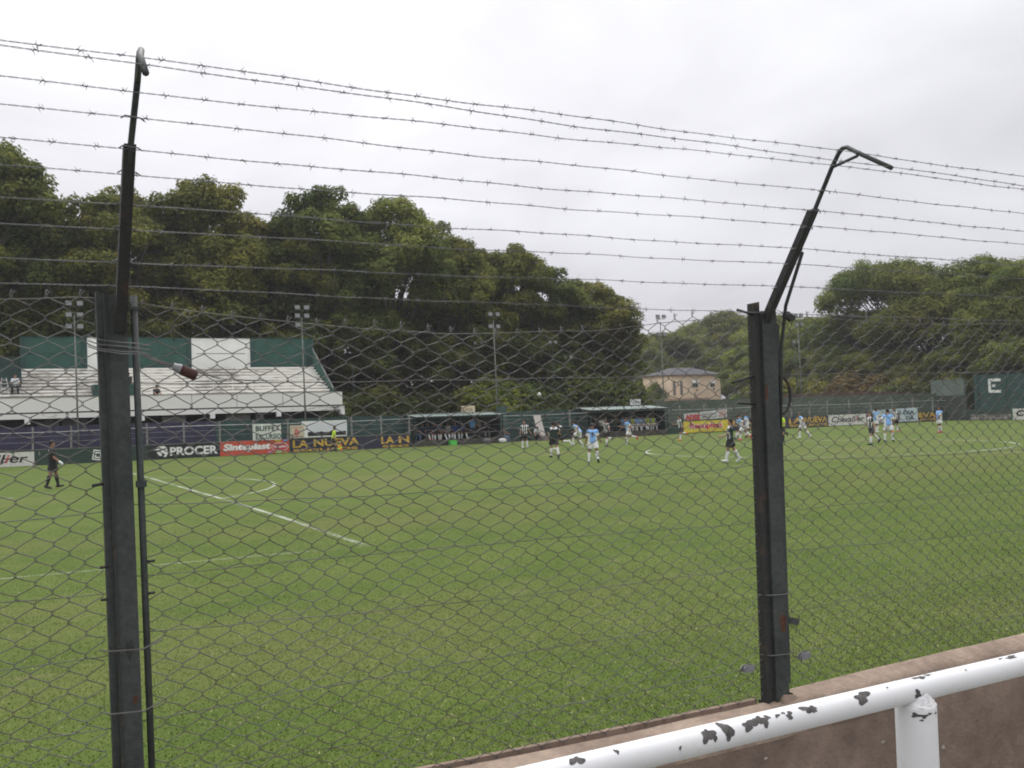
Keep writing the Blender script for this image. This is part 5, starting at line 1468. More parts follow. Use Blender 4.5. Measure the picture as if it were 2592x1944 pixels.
# ================================================================== PEOPLE
def surface_nets(S, org, h):
    """Vectorised naive surface nets: S (nx,ny,nz) signed distances, negative inside."""
    ins = S < 0
    nx, ny, nz_ = S.shape
    cx, cy, cz = nx - 1, ny - 1, nz_ - 1
    acc = np.zeros((cx, cy, cz, 3)); cnt = np.zeros((cx, cy, cz))
    offs = [(i, j, k) for i in (0, 1) for j in (0, 1) for k in (0, 1)]
    sub = {o_: S[o_[0]:o_[0] + cx, o_[1]:o_[1] + cy, o_[2]:o_[2] + cz] for o_ in offs}
    for a in offs:
        for ax in range(3):
            if a[ax] == 0:
                b = list(a); b[ax] = 1; b = tuple(b)
                va, vb = sub[a], sub[b]
                m = (va < 0) != (vb < 0)
                if not m.any(): continue
                t = va[m] / (va[m] - vb[m])
                p = np.zeros((m.sum(), 3)); p[:] = a; p[:, ax] += t
                acc[m] += p; cnt[m] += 1
    act = cnt > 0
    idx = -np.ones((cx, cy, cz), int); idx[act] = np.arange(act.sum())
    cells = np.argwhere(act)
    V = org + (cells + acc[act] / cnt[act][:, None]) * h
    F = []
    for ax in range(3):
        sl0 = [slice(1, -1)] * 3; sl1 = [slice(1, -1)] * 3
        u, v = [q for q in range(3) if q != ax]
        sl0[ax] = slice(0, -1); sl1[ax] = slice(1, None)
        A = ins[tuple(sl0)]; B = ins[tuple(sl1)]
        e_ = np.argwhere(A != B)
        if len(e_) == 0: continue
        flip = A[tuple(e_.T)]
        c = e_.copy(); c[:, u] += 1; c[:, v] += 1        # grid coordinates of the edge's first vertex
        def cell(du, dv):
            q = c.copy(); q[:, u] -= du; q[:, v] -= dv
            return idx[tuple(q.T)]
        q = np.stack([cell(1, 1), cell(0, 1), cell(0, 0), cell(1, 0)], 1)
        if ax == 1: q = q[:, ::-1]
        q[~flip] = q[~flip][:, ::-1]
        F.append(q)
    F = np.concatenate(F)
    return V, F[(F >= 0).all(1)]

def rc(P, a, b, ra, rb):
    a = np.asarray(a, float); b = np.asarray(b, float); ab = b - a
    t = np.clip(((P - a) @ ab) / (ab @ ab + 1e-12), 0, 1)
    return np.linalg.norm(P - a - t[..., None] * ab, axis=-1) - (ra + (rb - ra) * t)
def smin(a, b, k):
    h = np.clip(0.5 + 0.5 * (b - a) / k, 0, 1)
    return b + (a - b) * h - k * h * (1 - h)

def skeleton(p):
    """Joint positions in the person's own space (x right, y forward, z up), feet on z = 0."""
    J = {}
    g = lambda k, d=0.0: p.get(k, d)
    lean = R(g('lean')); side = R(g('tilt')); tw = R(g('twist'))
    up = np.array([math.sin(side), math.sin(lean) * math.cos(side), math.cos(lean) * math.cos(side)])
    fw = np.array([0, math.cos(lean), -math.sin(lean)])
    sd = np.cross(fw, up); sd /= np.linalg.norm(sd)
    ct, st_ = math.cos(tw), math.sin(tw)
    sd2 = sd * ct + fw * st_; fw2 = fw * ct - sd * st_
    pel = np.zeros(3)
    J['pel'] = pel; J['up'] = up; J['fw'] = fw2; J['sd'] = sd2
    J['chest'] = pel + up * 0.36; J['neck'] = pel + up * 0.50
    hp = R(g('head')); hy = R(g('headyaw'))
    hup = up * math.cos(hp) + fw2 * math.sin(hp)
    hf0 = fw2 * math.cos(hp) - up * math.sin(hp); hs0 = np.cross(hf0, hup)
    J['hf'] = hf0 * math.cos(hy) + hs0 * math.sin(hy); J['hs'] = np.cross(J['hf'], hup)
    J['hup'] = hup
    J['headc'] = J['neck'] + hup * 0.195
    low = 0
    for s, n in ((-1, 'L'), (1, 'R')):
        hip = pel + np.array([s * 0.095, 0, -0.03])
        th = R(g('hip' + n)); ab = R(g('hipab' + n, 4)); kn = R(g('knee' + n))
        d = np.array([s * math.sin(ab), math.sin(th) * math.cos(ab), -math.cos(th) * math.cos(ab)])
        knee = hip + d * 0.43
        sh = th - kn
        d2 = np.array([s * math.sin(ab) * 0.5, math.sin(sh), -math.cos(sh)]); d2 /= np.linalg.norm(d2)
        ank = knee + d2 * 0.42
        fa = sh + R(g('ank' + n)); fd = np.array([s * 0.15, math.cos(fa), math.sin(fa)]); fd /= np.linalg.norm(fd)
        heel = ank + d2 * 0.045 - fd * 0.05
        toe = ank + d2 * 0.055 + fd * 0.16
        J['hip' + n], J['knee' + n], J['ank' + n], J['heel' + n], J['toe' + n] = hip, knee, ank, heel, toe
        low = min(low, heel[2] - 0.035, toe[2] - 0.03)
        shd = J['neck'] - up * 0.055 + sd2 * s * 0.185
        a1 = R(g('arm' + n)); b1 = R(g('armab' + n, 10)); e1 = R(g('elb' + n, 12)); in1 = R(g('in' + n))
        base_dn = -up; f_ = fw2; o_ = sd2 * s
        d = o_ * math.sin(b1) + (f_ * math.sin(a1) + base_dn * math.cos(a1)) * math.cos(b1)
        elb = shd + d * 0.285
        a2 = a1 + e1; b2 = b1 - in1
        d2 = o_ * math.sin(b2) + (f_ * math.sin(a2) + base_dn * math.cos(a2)) * math.cos(b2)
        wr = elb + d2 * 0.25
        J['sh' + n], J['elb' + n], J['wr' + n], J['hand' + n] = shd, elb, wr, wr + d2 * 0.085
        J['hd' + n] = d2; J['ho' + n] = o_
    dz = np.array([0, 0, g('seat', -low) if 'seat' in p else -low])
    for k in J:
        if k not in ('up', 'fw', 'sd', 'hf', 'hs', 'hup') and not k.startswith('hd') and not k.startswith('ho'):
            J[k] = J[k] + dz
    return J

def grid(J, keys, pad, h):
    pts = np.array([J[k] for k in keys])
    lo = pts.min(0) - pad; hi = pts.max(0) + pad
    n = np.ceil((hi - lo) / h).astype(int) + 2
    ax = [lo[i] + h * np.arange(n[i]) for i in range(3)]
    P = np.stack(np.meshgrid(*ax, indexing='ij'), -1)
    return P, lo

def torso_sdf(P, J, w_=1.0, off=0.0, fat=0.0):
    sd = J['sd']; pel = J['pel']; ch = J['chest']; up = J['up']
    d = rc(P, pel - sd * 0.065, ch - sd * 0.080, 0.105 + fat, 0.105)
    d = smin(d, rc(P, pel + sd * 0.065, ch + sd * 0.080, 0.105 + fat, 0.105), 0.04)
    if fat: d = smin(d, rc(P, pel + J['fw'] * 0.04 + up * 0.08, pel + J['fw'] * 0.05 + up * 0.2, 0.11 + fat, 0.10 + fat), 0.05)
    d = smin(d, rc(P, J['shL'], J['shR'], 0.062, 0.062), 0.06)
    return d - off
def arm_sdf(P, J, n, off=0.0):
    d = rc(P, J['sh' + n], J['elb' + n], 0.056, 0.043)
    return smin(d, rc(P, J['elb' + n], J['wr' + n], 0.042, 0.030), 0.02) - off
def leg_sdf(P, J, n, off=0.0):
    d = rc(P, J['hip' + n], J['knee' + n], 0.090, 0.058)
    kn, an = J['knee' + n], J['ank' + n]
    d = smin(d, rc(P, kn, an, 0.055, 0.038), 0.03)
    fd = J['toe' + n] - J['heel' + n]; bk = -fd / np.linalg.norm(fd)
    d = smin(d, rc(P, kn * 0.8 + an * 0.2 + bk * 0.015, kn * 0.45 + an * 0.55 + bk * 0.012, 0.056, 0.044), 0.03)
    return d - off
def foot_sdf(P, J, n, off=0.0):
    return smin(rc(P, J['heel' + n], J['toe' + n], 0.036, 0.030), rc(P, J['ank' + n], J['heel' + n] * 0.6 + J['toe' + n] * 0.4, 0.036, 0.036), 0.03) - off
def head_sdf(P, J, off=0.0):
    c = J['headc']; u = J['hup']; f = J['hf']
    d = rc(P, c - u * 0.045 + f * 0.012, c + u * 0.040 - f * 0.008, 0.072, 0.088)
    d = smin(d, rc(P, c - u * 0.085 + f * 0.045, c - u * 0.07 + f * 0.04, 0.040, 0.045), 0.04)
    return d - off

def body_mesh(J, h=0.024):
    keys = ['headc', 'neck', 'shL', 'shR', 'elbL', 'elbR', 'handL', 'handR', 'pel', 'kneeL', 'kneeR', 'heelL', 'heelR', 'toeL', 'toeR']
    P, lo = grid(J, keys, 0.17, h)
    d = torso_sdf(P, J)
    d = smin(d, rc(P, J['neck'] - J['up'] * 0.03, J['headc'] - J['hup'] * 0.05, 0.058, 0.052), 0.03)
    hd = head_sdf(P, J); c = J['headc']
    hd = smin(hd, rc(P, c + J['hf'] * 0.092 + J['hup'] * 0.005, c + J['hf'] * 0.105 - J['hup'] * 0.028, 0.012, 0.017), 0.02)   # nose
    for s in (-1, 1):
        e_ = c + J['hs'] * s * 0.088 - J['hf'] * 0.008
        hd = smin(hd, rc(P, e_ + J['hup'] * 0.012, e_ - J['hup'] * 0.022, 0.018, 0.014), 0.012)                                # ear
    d = smin(d, hd, 0.02)
    for n in 'LR':
        d = smin(d, arm_sdf(P, J, n), 0.03)
        d = smin(d, rc(P, J['wr' + n], J['wr' + n] + J['hd' + n] * 0.06, 0.030, 0.036), 0.02)
        d = smin(d, leg_sdf(P, J, n), 0.03)
        d = smin(d, foot_sdf(P, J, n), 0.02)
    V, F = surface_nets(d, lo, h)
    # fingers: tapered, bent, rooted in the palm
    fv = []; ff = []
    for n in 'LR':
        hd_ = J['hd' + n]; pal = np.cross(hd_, J['ho' + n]); pal /= np.linalg.norm(pal) + 1e-9
        inn = -J['ho' + n] + hd_ * (hd_ @ J['ho' + n]); inn /= np.linalg.norm(inn) + 1e-9
        base = J['wr' + n] + hd_ * 0.075
        for q, ln in enumerate((0.070, 0.078, 0.072, 0.056)):
            o_ = base + pal * (0.027 - 0.018 * q)
            mb = MB(); mb.tube([o_ - hd_ * 0.02, o_ + hd_ * ln * 0.45 + inn * 0.004, o_ + hd_ * ln * 0.8 + inn * 0.018, o_ + hd_ * ln * 0.95 + inn * 0.034], [0.0095, 0.009, 0.008, 0.006], 5)
            k = sum(len(x) for x in fv); fv.append(np.array(mb.v)); ff += [tuple(i + k for i in f_) for f_ in mb.f]
        o_ = J['wr' + n] + hd_ * 0.03 + pal * 0.03
        mb = MB(); mb.tube([o_ - pal * 0.01, o_ + pal * 0.02 + hd_ * 0.025 + inn * 0.008, o_ + pal * 0.022 + hd_ * 0.055 + inn * 0.018], [0.011, 0.0095, 0.007], 5)
        k = sum(len(x) for x in fv); fv.append(np.array(mb.v)); ff += [tuple(i + k for i in f_) for f_ in mb.f]
    fv = np.concatenate(fv)
    return mesh_from('body', list(V) + list(fv), [tuple(f_) for f_ in F] + [tuple(i + len(V) for i in f_) for f_ in ff], True)

def sub_mesh(name, P, lo, h, d, classify=None):
    V, F = surface_nets(d, lo, h)
    me = mesh_np(name, V, F, True)
    if classify is not None:
        C = V[F].mean(1)
        me.polygons.foreach_set('material_index', classify(C).astype(np.int32))
    return me

def torso_coords(C, J):
    q = C - J['pel']
    return q @ J['sd'], q @ J['up'], q @ J['fw']

def shirt_mesh(J, style, long_sleeve=False, h=0.024, fat=0.0):
    P, lo = grid(J, ['neck', 'shL', 'shR', 'elbL', 'elbR', 'pel'] + (['wrL', 'wrR'] if long_sleeve else []), 0.20, h)
    u, v, w_ = torso_coords(P, J)
    d = torso_sdf(P, J, off=0.026, fat=fat)
    flare = 0.012 * np.clip(1 - v / 0.25, 0, 1)
    d = d - flare
    d = np.maximum(d, -0.10 - v)
    for n in 'LR':
        a = J['sh' + n]; b = J['elb' + n]; ab = b - a; l_ = np.linalg.norm(ab)
        s = ((P - a) @ ab) / l_
        if long_sleeve:
            ad = arm_sdf(P, J, n, 0.018); wr = J['wr' + n]; e_ = wr - b; e_ = e_ / np.linalg.norm(e_)
            ad = np.maximum(ad, (P - wr) @ e_ + 0.01)
        else:
            ad = np.maximum(rc(P, a, b, 0.074, 0.070), s - l_ * 0.78)
        d = smin(d, ad, 0.015)
    # collar opening
    d = np.maximum(d, -(rc(P, J['neck'] - J['up'] * 0.0, J['neck'] + J['up'] * 0.12, 0.060, 0.075)))
    def cls(C):
        u, v, w_ = torso_coords(C, J)
        sl = np.zeros(len(C), bool); cuff = np.zeros(len(C), bool); frac = np.zeros(len(C))
        for n in 'LR':
            a = J['sh' + n]; b = J['elb' + n]; ab = b - a; l_ = np.linalg.norm(ab)
            s = ((C - a) @ ab) / l_ / l_
            on = (rc(C, a, b, 0.074, 0.070) < torso_sdf(C, J, off=0.03)) & (s > 0.12)
            sl |= on; frac = np.where(on, s, frac); cuff |= on & (s > 0.66)
        out_ = np.zeros(len(C), int)
        if style == 'green':          # 0 dark green, 1 white, 2 black
            front = w_ > 0.0
            stripe = (np.floor((u + 1.032) / 0.064).astype(int) % 2 == 0)
            out_ = np.where(front, np.where(stripe, 1, 2), 0)
            out_ = np.where(~front & (v > 0.43) & (np.abs(u) < 0.19), 1, out_)
            out_ = np.where(sl, 0, out_); out_ = np.where(cuff, 1, out_)
        elif style == 'striped':
            stripe = (np.floor((u + 1.032) / 0.064).astype(int) % 2 == 0)
            out_ = np.where(stripe, 1, 2); out_ = np.where(sl, 0, out_); out_ = np.where(cuff, 1, out_)
        elif style == 'blue':         # 0 sky blue, 1 white
            out_ = np.where((np.abs(u) > 0.135) & ~sl & (v < 0.36), 1, 0)
            out_ = np.where(sl & (frac > 0.35), 1, out_)
        elif style == 'keeper':       # 0 black, 1 white
            out_ = np.where((v > 0.40) & (w_ < 0.02) & (np.abs(u) < 0.2) & ~sl, 1, 0)
        elif style == 'bib':          # 0 bib colour, 1 sky blue
            out_ = np.where(sl, 1, 0)
        return out_
    return sub_mesh('shirt', P, lo, h, d, cls)

def shorts_mesh(J, frac=0.74, flare=0.045, h=0.024, base=0.030):
    P, lo = grid(J, ['pel', 'kneeL', 'kneeR', 'hipL', 'hipR'], 0.20, h)
    u, v, w_ = torso_coords(P, J)
    d = np.maximum(torso_sdf(P, J, off=0.018), v - 0.05)
    d = np.maximum(d, -0.10 - v)
    for n in 'LR':
        a = J['hip' + n]; b = J['knee' + n]; ab = b - a; l_ = np.linalg.norm(ab)
        s = ((P - a) @ ab) / l_
        ld = np.maximum(rc(P, a, b, 0.090 + base, 0.060 + flare + base), s - l_ * frac)
        d = smin(d, ld, 0.02)
    return sub_mesh('shorts', P, lo, h, d)
def trousers_mesh(J, h=0.024):
    P, lo = grid(J, ['pel', 'kneeL', 'kneeR', 'ankL', 'ankR'], 0.18, h)
    u, v, w_ = torso_coords(P, J)
    d = np.maximum(torso_sdf(P, J, off=0.016), v - 0.06)
    for n in 'LR':
        ld = leg_sdf(P, J, n, 0.024); an = J['ank' + n]; e_ = an - J['knee' + n]; e_ = e_ / np.linalg.norm(e_)
        ld = np.minimum(ld, rc(P, J['knee' + n], an, 0.06, 0.062))
        d = smin(d, np.maximum(ld, (P - an) @ e_ - 0.015), 0.02)
    return sub_mesh('trousers', P, lo, h, d)
def sock_mesh(J, n, h=0.019):
    P, lo = grid(J, ['knee' + n, 'ank' + n], 0.12, h)
    a = J['knee' + n]; b = J['ank' + n]; ab = b - a; l_ = np.linalg.norm(ab); s = ((P - a) @ ab) / l_
    d = np.maximum(leg_sdf(P, J, n, 0.012), 0.055 - s)
    return sub_mesh('sock', P, lo, h, d)
def boot_mesh(J, n, h=0.017):
    P, lo = grid(J, ['ank' + n, 'heel' + n, 'toe' + n], 0.10, h)
    return sub_mesh('boot', P, lo, h, foot_sdf(P, J, n, 0.012))
def hair_mesh(J, h=0.015, long_=0.0):
    P, lo = grid(J, ['headc'], 0.17, h)
    q = P - J['headc']; f = q @ J['hf']; u = q @ J['hup']
    d = head_sdf(P, J, 0.016)
    d = np.maximum(d, np.minimum(f - 0.01 + 0 * u, 0.045 - u + 0.0 * f) - 0.0)
    d = np.maximum(d, -(u + 0.075 + long_))
    d = np.maximum(d, f * 0.8 - u - 0.005)
    return sub_mesh('hair', P, lo, h, d)
def glove_mesh(J, n, h=0.017):
    P, lo = grid(J, ['wr' + n, 'hand' + n], 0.11, h)
    d = smin(rc(P, J['wr' + n], J['wr' + n] + J['hd' + n] * 0.09, 0.042, 0.052), rc(P, J['wr' + n] + J['hd' + n] * 0.08, J['wr' + n] + J['hd' + n] * 0.15, 0.045, 0.032), 0.02)
    return sub_mesh('glove', P, lo, h, d)

SKIN = [mat('skin_a', (0.36, 0.20, 0.135), 0.6, 0.08, 6), mat('skin_b', (0.25, 0.13, 0.085), 0.6, 0.08, 6), mat('skin_c', (0.43, 0.26, 0.185), 0.6, 0.08, 6)]
HAIRS = [mat('hair_black', (0.014, 0.012, 0.011), 0.6, 0.2, 20), mat('hair_brown', (0.045, 0.028, 0.018), 0.6, 0.2, 20), mat('hair_grey', (0.16, 0.15, 0.14), 0.7, 0.2, 20)]
KG = mat('kit_green', (0.012, 0.030, 0.024), 0.7, 0.12, 8); KW = mat('kit_white', (0.66, 0.66, 0.66), 0.8, 0.06, 8); KB = mat('kit_black', (0.014, 0.015, 0.016), 0.7, 0.12, 8)
KBL = mat('kit_sky_blue', (0.20, 0.38, 0.70), 0.8, 0.08, 8); KY = mat('kit_yellow', (0.50, 0.72, 0.05), 0.7, 0.06, 8)
KN = mat('kit_navy', (0.022, 0.034, 0.085), 0.8, 0.15, 8); KBIB = mat('bib_yellow', (0.50, 0.58, 0.10), 0.8, 0.08, 8)
BOOTS = {'black': mat('boot_black', (0.02, 0.02, 0.02), 0.4, 0.1), 'white': mat('boot_white', (0.62, 0.62, 0.62), 0.4, 0.05), 'orange': mat('boot_orange', (0.70, 0.15, 0.03), 0.4, 0.05), 'red': mat('boot_red', (0.55, 0.05, 0.06), 0.4, 0.05)}
EYE = mat('eye_dark', (0.02, 0.015, 0.012), 0.3, 0.0); LIP = mat('lip', (0.28, 0.11, 0.09), 0.5, 0.05)
def col_mat(c): return mat('cloth_%d_%d_%d' % tuple(int(v * 999) for v in c), c, 0.85, 0.12, 8)

CACHE = {}
def person(x, y, face, pose, kit, label, group=None, z=0.0, scale=1.0, skin=0, hair=0, boots='black', shirt=None, legs=None, number=None, share=None, socks=None, bald=False, fat=0.0, longs=False):
    """kit: green / striped / blue / ref / keeper / casual. face: heading in degrees, 0 looks to +y, 90 looks to -x."""
    t = thing('person', label, 'person', (x, y, z), R(face), group)
    t.scale = (scale,) * 3
    J = skeleton(pose)
    style = {'green': 'green', 'striped': 'striped', 'blue': 'blue', 'keeper': 'keeper', 'bib': 'bib'}.get(kit, 'plain')
    def get(nm, fn, *key):
        if share is None: return fn()
        k = (share, nm) + key
        if k not in CACHE: CACHE[k] = fn()
        return CACHE[k]
    def add(nm, me, *ms):
        o = bpy.data.objects.new(nm, me)
        while len(me.materials) < len(ms): me.materials.append(None)
        COL.objects.link(o); o.parent = t
        for i, m_ in enumerate(ms):
            o.material_slots[i].link = 'OBJECT'; o.material_slots[i].material = m_
        return o
    add('body', get('body', lambda: body_mesh(J)), SKIN[skin])
    if not bald: add('hair', get('hair', lambda: hair_mesh(J)), HAIRS[hair])
    for s in (-1, 1):
        c = J['headc'] + J['hf'] * 0.082 + J['hs'] * s * 0.032 + J['hup'] * 0.012
        eo = add('eye', get('eye%d' % s, lambda: mesh_from('eye', MB().tube([tuple(c - J['hs'] * 0.014), tuple(c + J['hs'] * 0.014)], 0.007, 5).v, MB().tube([tuple(c - J['hs'] * 0.014), tuple(c + J['hs'] * 0.014)], 0.007, 5).f)), EYE)
    c = J['headc'] + J['hf'] * 0.088 - J['hup'] * 0.065
    add('mouth', get('mouth', lambda: mesh_from('mouth', MB().tube([tuple(c - J['hs'] * 0.022), tuple(c + J['hs'] * 0.022)], 0.007, 5).v, MB().tube([tuple(c - J['hs'] * 0.022), tuple(c + J['hs'] * 0.022)], 0.007, 5).f)), LIP)
    sm = {'green': (KG, KW, KB), 'striped': (KG, KW, KB), 'blue': (KBL, KW), 'keeper': (KB, KW), 'bib': (KBIB, KBL), 'ref': (KY,)}.get(kit) or (col_mat(shirt or (0.2, 0.2, 0.2)),)
    add('shirt', get('shirt', lambda: shirt_mesh(J, style, longs, fat=fat), style, longs, fat), *sm)
    if legs == 'trousers' or isinstance(legs, tuple):
        add('trousers', get('trousers', lambda: trousers_mesh(J)), col_mat(legs if isinstance(legs, tuple) else (0.1, 0.1, 0.1)))
    else:
        lm = {'green': KB, 'striped': KB, 'blue': KW, 'keeper': KB, 'ref': KB, 'bib': KW}.get(kit, KB)
        add('shorts', get('shorts', lambda: shorts_mesh(J)), lm)
        skm = {'keeper': KB, 'ref': KB}.get(kit, KW) if socks is None else socks
        for n in 'LR':
            add('sock', get('sock' + n, lambda: sock_mesh(J, n)), skm)
    for n in 'LR':
        b_ = boots if isinstance(boots, str) else boots['LR'.index(n)]
        add('boot', get('boot' + n, lambda: boot_mesh(J, n)), BOOTS[b_])
    if kit == 'keeper':
        for n in 'LR': add('glove', get('glove' + n, lambda: glove_mesh(J, n)), KW)
    if number:
        nm_ = mat('number_black', (0.015, 0.016, 0.02), 0.8, 0.05) if kit == 'blue' else KW
        o = lettering(number, nm_, t, -0.065, 0.065, -0.12, 0.12, 0.0, 0.03, name='shirt_number')
        cc = Vector(J['pel'] + J['up'] * 0.27 - J['fw'] * 0.142)
        M3 = Matrix((J['sd'], J['fw'], J['up'])).transposed()
        o.matrix_local = Matrix.Translation(cc) @ M3.to_4x4()
    return t

# headings: 62 = to the left of the view, -118 = to the right, 152 = towards the camera, -28 = away
STAND = dict(hipL=3, hipR=-3, kneeL=4, kneeR=4, hipabL=5, hipabR=5)
WALK = dict(hipL=24, kneeL=8, hipR=-16, kneeR=22, lean=5, armL=-18, armR=22, elbL=15, elbR=22, ankR=-10)
RUN = dict(hipL=42, kneeL=48, hipR=-18, kneeR=58, lean=12, armL=-35, elbL=75, armR=35, elbR=80, ankR=-25)
RUN2 = dict(hipL=22, kneeL=12, hipR=-8, kneeR=85, lean=10, armL=-30, elbL=70, armR=30, elbR=75, ankR=-30)
def P_(b, **k):
    d = dict(b); d.update(k); return d

person(12.59, 4.47, -100, P_(STAND, hipL=14, kneeL=6, hipR=-10, kneeR=6, armL=12, armR=16, elbL=26, elbR=34), 'keeper', 'goalkeeper in black kit and white gloves standing alone at the left', boots='black', skin=1, scale=1.03)
person(31.79, 29.0, -110, P_(WALK, armR=8, elbR=4, hipL=10, hipR=-8), 'ref', 'linesman in yellow shirt and black shorts walking by the far wall', boots='black', skin=0, scale=0.98)
fl = thing('linesman_flag', 'orange and yellow linesman flag held low by the far wall', 'flag', (31.95, 28.85, 0.0))  # the linesman's own flag, hanging beside him
MB().tube([(0, 0, 0.80), (0.02, -0.02, 0.08)], 0.012, 6).build('stick', KB, fl)
for i in range(2):
    for j in range(3):
        MB().box(0.03 + 0.17 * i, 0.195 + 0.17 * i, -0.03 + 0.015 * i, -0.02 + 0.015 * i, 0.12 + 0.15 * j - 0.05 * i, 0.265 + 0.15 * j - 0.05 * i).build('flag_square', BOOTS['orange'] if (i + j) % 2 else KY, fl)
person(41.30, 18.58, 165, P_(STAND, head=-22, armL=5, armR=8, elbL=25, elbR=30, armabL=22, armabR=18), 'striped', 'player in black and white striped shirt gazing up at the ball', boots='white', skin=1)
person(35.43, 4.96, -10, P_(WALK, hipL=8, hipR=-12, kneeL=10, kneeR=14, lean=2, head=-8, armL=10, armR=40, armabR=35, elbR=25), 'green', 'player in dark kit seen from behind, left of the number seven', boots='black', skin=0)
person(41.0, 13.56, 30, P_(RUN2, armR=30, armabR=60, elbR=20), 'green', 'player in dark kit half hidden behind another dark-shirted player', boots='white', skin=1)
person(42.16, 13.23, 40, P_(RUN, lean=38, hipL=60, kneeL=60, hipR=10, kneeR=40, head=-20), 'blue', 'player in sky blue bending forward left of the number seven', boots='white', skin=1)
person(34.10, -0.69, -32, P_(STAND, hipL=-2, hipR=-12, kneeR=16, hipabL=9, hipabR=10, lean=4, armL=4, armR=10, armabL=16, armabR=18, elbL=20, elbR=28, head=10), 'blue', 'player in sky blue shirt number seven seen from behind', boots=('white', 'black'), number='7', skin=1, scale=0.98)
person(45.32, 14.94, 100, P_(RUN2, lean=10, armL=40, armabL=40, elbL=20, armR=-20), 'striped', 'player in black and white stripes running right of the number seven', boots='black', skin=1)
person(47.81, 16.15, 75, P_(RUN, hipL=20, kneeL=15, hipR=-25, kneeR=55), 'blue', 'player in sky blue running left before the visitors bench', boots=('white', 'red'), skin=0)
person(53.07, 17.34, 85, P_(RUN2, hipL=15, kneeL=10, hipR=-12, kneeR=80), 'green', 'player with orange boots running before the yellow banner', boots='orange', skin=0)
person(37.18, -6.25, 50, P_(WALK, hipL=14, kneeL=4, hipR=-20, kneeR=8, lean=-2, armL=20, elbL=50, armR=-6, elbR=14), 'green', 'player in dark kit walking just left of the right fence post', boots='white', number='3', skin=0, scale=1.0)
person(57.0, 15.6, 60, P_(WALK, lean=12), 'striped', 'dark-shirted player at the back of the group left of the right post', boots='black', skin=1)
person(55.6, 14.2, 55, P_(RUN2, lean=8), 'green', 'dark-shirted player in the middle of the group left of the right post', boots='black', skin=0)
person(54.70, 12.86, 65, P_(RUN, lean=28, hipL=28, kneeL=30, hipR=-35, kneeR=20), 'blue', 'player in sky blue lunging in the group left of the right post', boots='red', skin=1)
person(59.13, 17.36, 60, P_(STAND, lean=4, armL=25, armR=30, elbL=60, elbR=70), 'blue', 'player in sky blue standing nearest the right post on its left', boots='red', skin=1)
person(53.06, 7.43, 95, P_(RUN2, hipL=10, kneeL=12, hipR=-14, kneeR=75, armL=10, elbL=80, armR=15, elbR=85, armabL=25), 'ref', 'referee in yellow shirt running just right of the right post', boots='black', skin=0)
person(57.18, 9.88, 40, P_(RUN, lean=14, hipL=30, kneeL=35, hipR=-25, kneeR=10), 'blue', 'bald player in sky blue running before the yellow lettering', boots='white', skin=1, bald=True)
person(51.73, -0.56, 70, P_(WALK, hipL=10, kneeL=4, hipR=-28, kneeR=20, lean=3, twist=-10), 'green', 'fair-haired player in dark and white kit at the left of the right-hand group', boots='black', skin=2, hair=1)
person(67.57, 13.01, -100, P_(STAND, armL=20, armR=25, elbL=30, elbR=40), 'blue', 'player in sky blue furthest back in the right-hand group', boots='white', skin=1)
person(54.86, 1.00, -40, P_(STAND, lean=8, hipL=4, hipR=-6, hipabL=9, hipabR=10, armabL=35, armabR=35, elbL=70, elbR=70, inL=40, inR=40), 'blue', 'player in sky blue with hands on hips in the right-hand group', boots='black', skin=2, scale=1.03)
person(68.66, 12.28, 150, P_(STAND, armL=8, armR=20), 'striped', 'player in black and white stripes at the right of the right-hand group', boots='orange', skin=1)
person(67.58, 7.68, 75, P_(STAND, lean=-3, armL=15, armR=10, elbL=45, elbR=40), 'blue', 'lone player in sky blue standing furthest right on the pitch', boots='red', skin=1)

# ---- benches: seated people share three poses
SIT = [dict(hipL=84, hipR=80, kneeL=84, kneeR=70, hipabL=9, hipabR=9, lean=6, armL=35, armR=30, elbL=45, elbR=55, seat=0.50),
       dict(hipL=82, hipR=84, kneeL=60, kneeR=92, hipabL=12, hipabR=8, lean=16, armL=45, armR=50, elbL=40, elbR=35, inL=15, inR=20, seat=0.50, head=6),
       dict(hipL=86, hipR=80, kneeL=95, kneeR=50, hipabL=6, hipabR=12, lean=-4, armL=15, armR=20, elbL=85, elbR=80, inL=30, inR=30, seat=0.50, headyaw=25)]
def sitter(i, x, kit, label, group, **k):
    q = k.pop('pose', i % 3)
    person(x, 32.16, 180 + rng.uniform(-12, 12), SIT[q], kit, label, group, z=0.445, share='sit%d' % q, **k)
loc = [(39.25, 'casual', dict(shirt=(0.10, 0.095, 0.09), legs=(0.12, 0.17, 0.25), skin=0)), (39.80, 'casual', dict(shirt=(0.022, 0.034, 0.085), legs=(0.03, 0.035, 0.05))), (40.32, 'casual', dict(shirt=(0.022, 0.034, 0.085), boots='orange', skin=1)),
       (40.82, 'casual', dict(shirt=(0.02, 0.025, 0.05), boots='orange', skin=1)), (41.32, 'casual', dict(shirt=(0.022, 0.034, 0.085), boots='white')), (42.02, 'striped', dict(skin=1)), (42.58, 'casual', dict(shirt=(0.03, 0.05, 0.22), boots='white')),
       (43.18, 'casual', dict(shirt=(0.03, 0.05, 0.22), boots='white', skin=1)), (45.30, 'casual', dict(shirt=(0.018, 0.022, 0.04), legs=(0.16, 0.16, 0.15)))]
desc = ['man in grey shirt and jeans', 'man in navy tracksuit', 'substitute in navy top with orange boots', 'substitute in dark top with orange boots', 'substitute in navy top with white boots', 'substitute in striped shirt', 'substitute in blue top', 'substitute in blue top', 'man in dark top and grey trousers']
for i, (x, kit, kw) in enumerate(loc):
    sitter(i, x, kit, '%s, %s from the left on the local bench' % (desc[i], ORD[i]), 'people on the local bench', **kw)
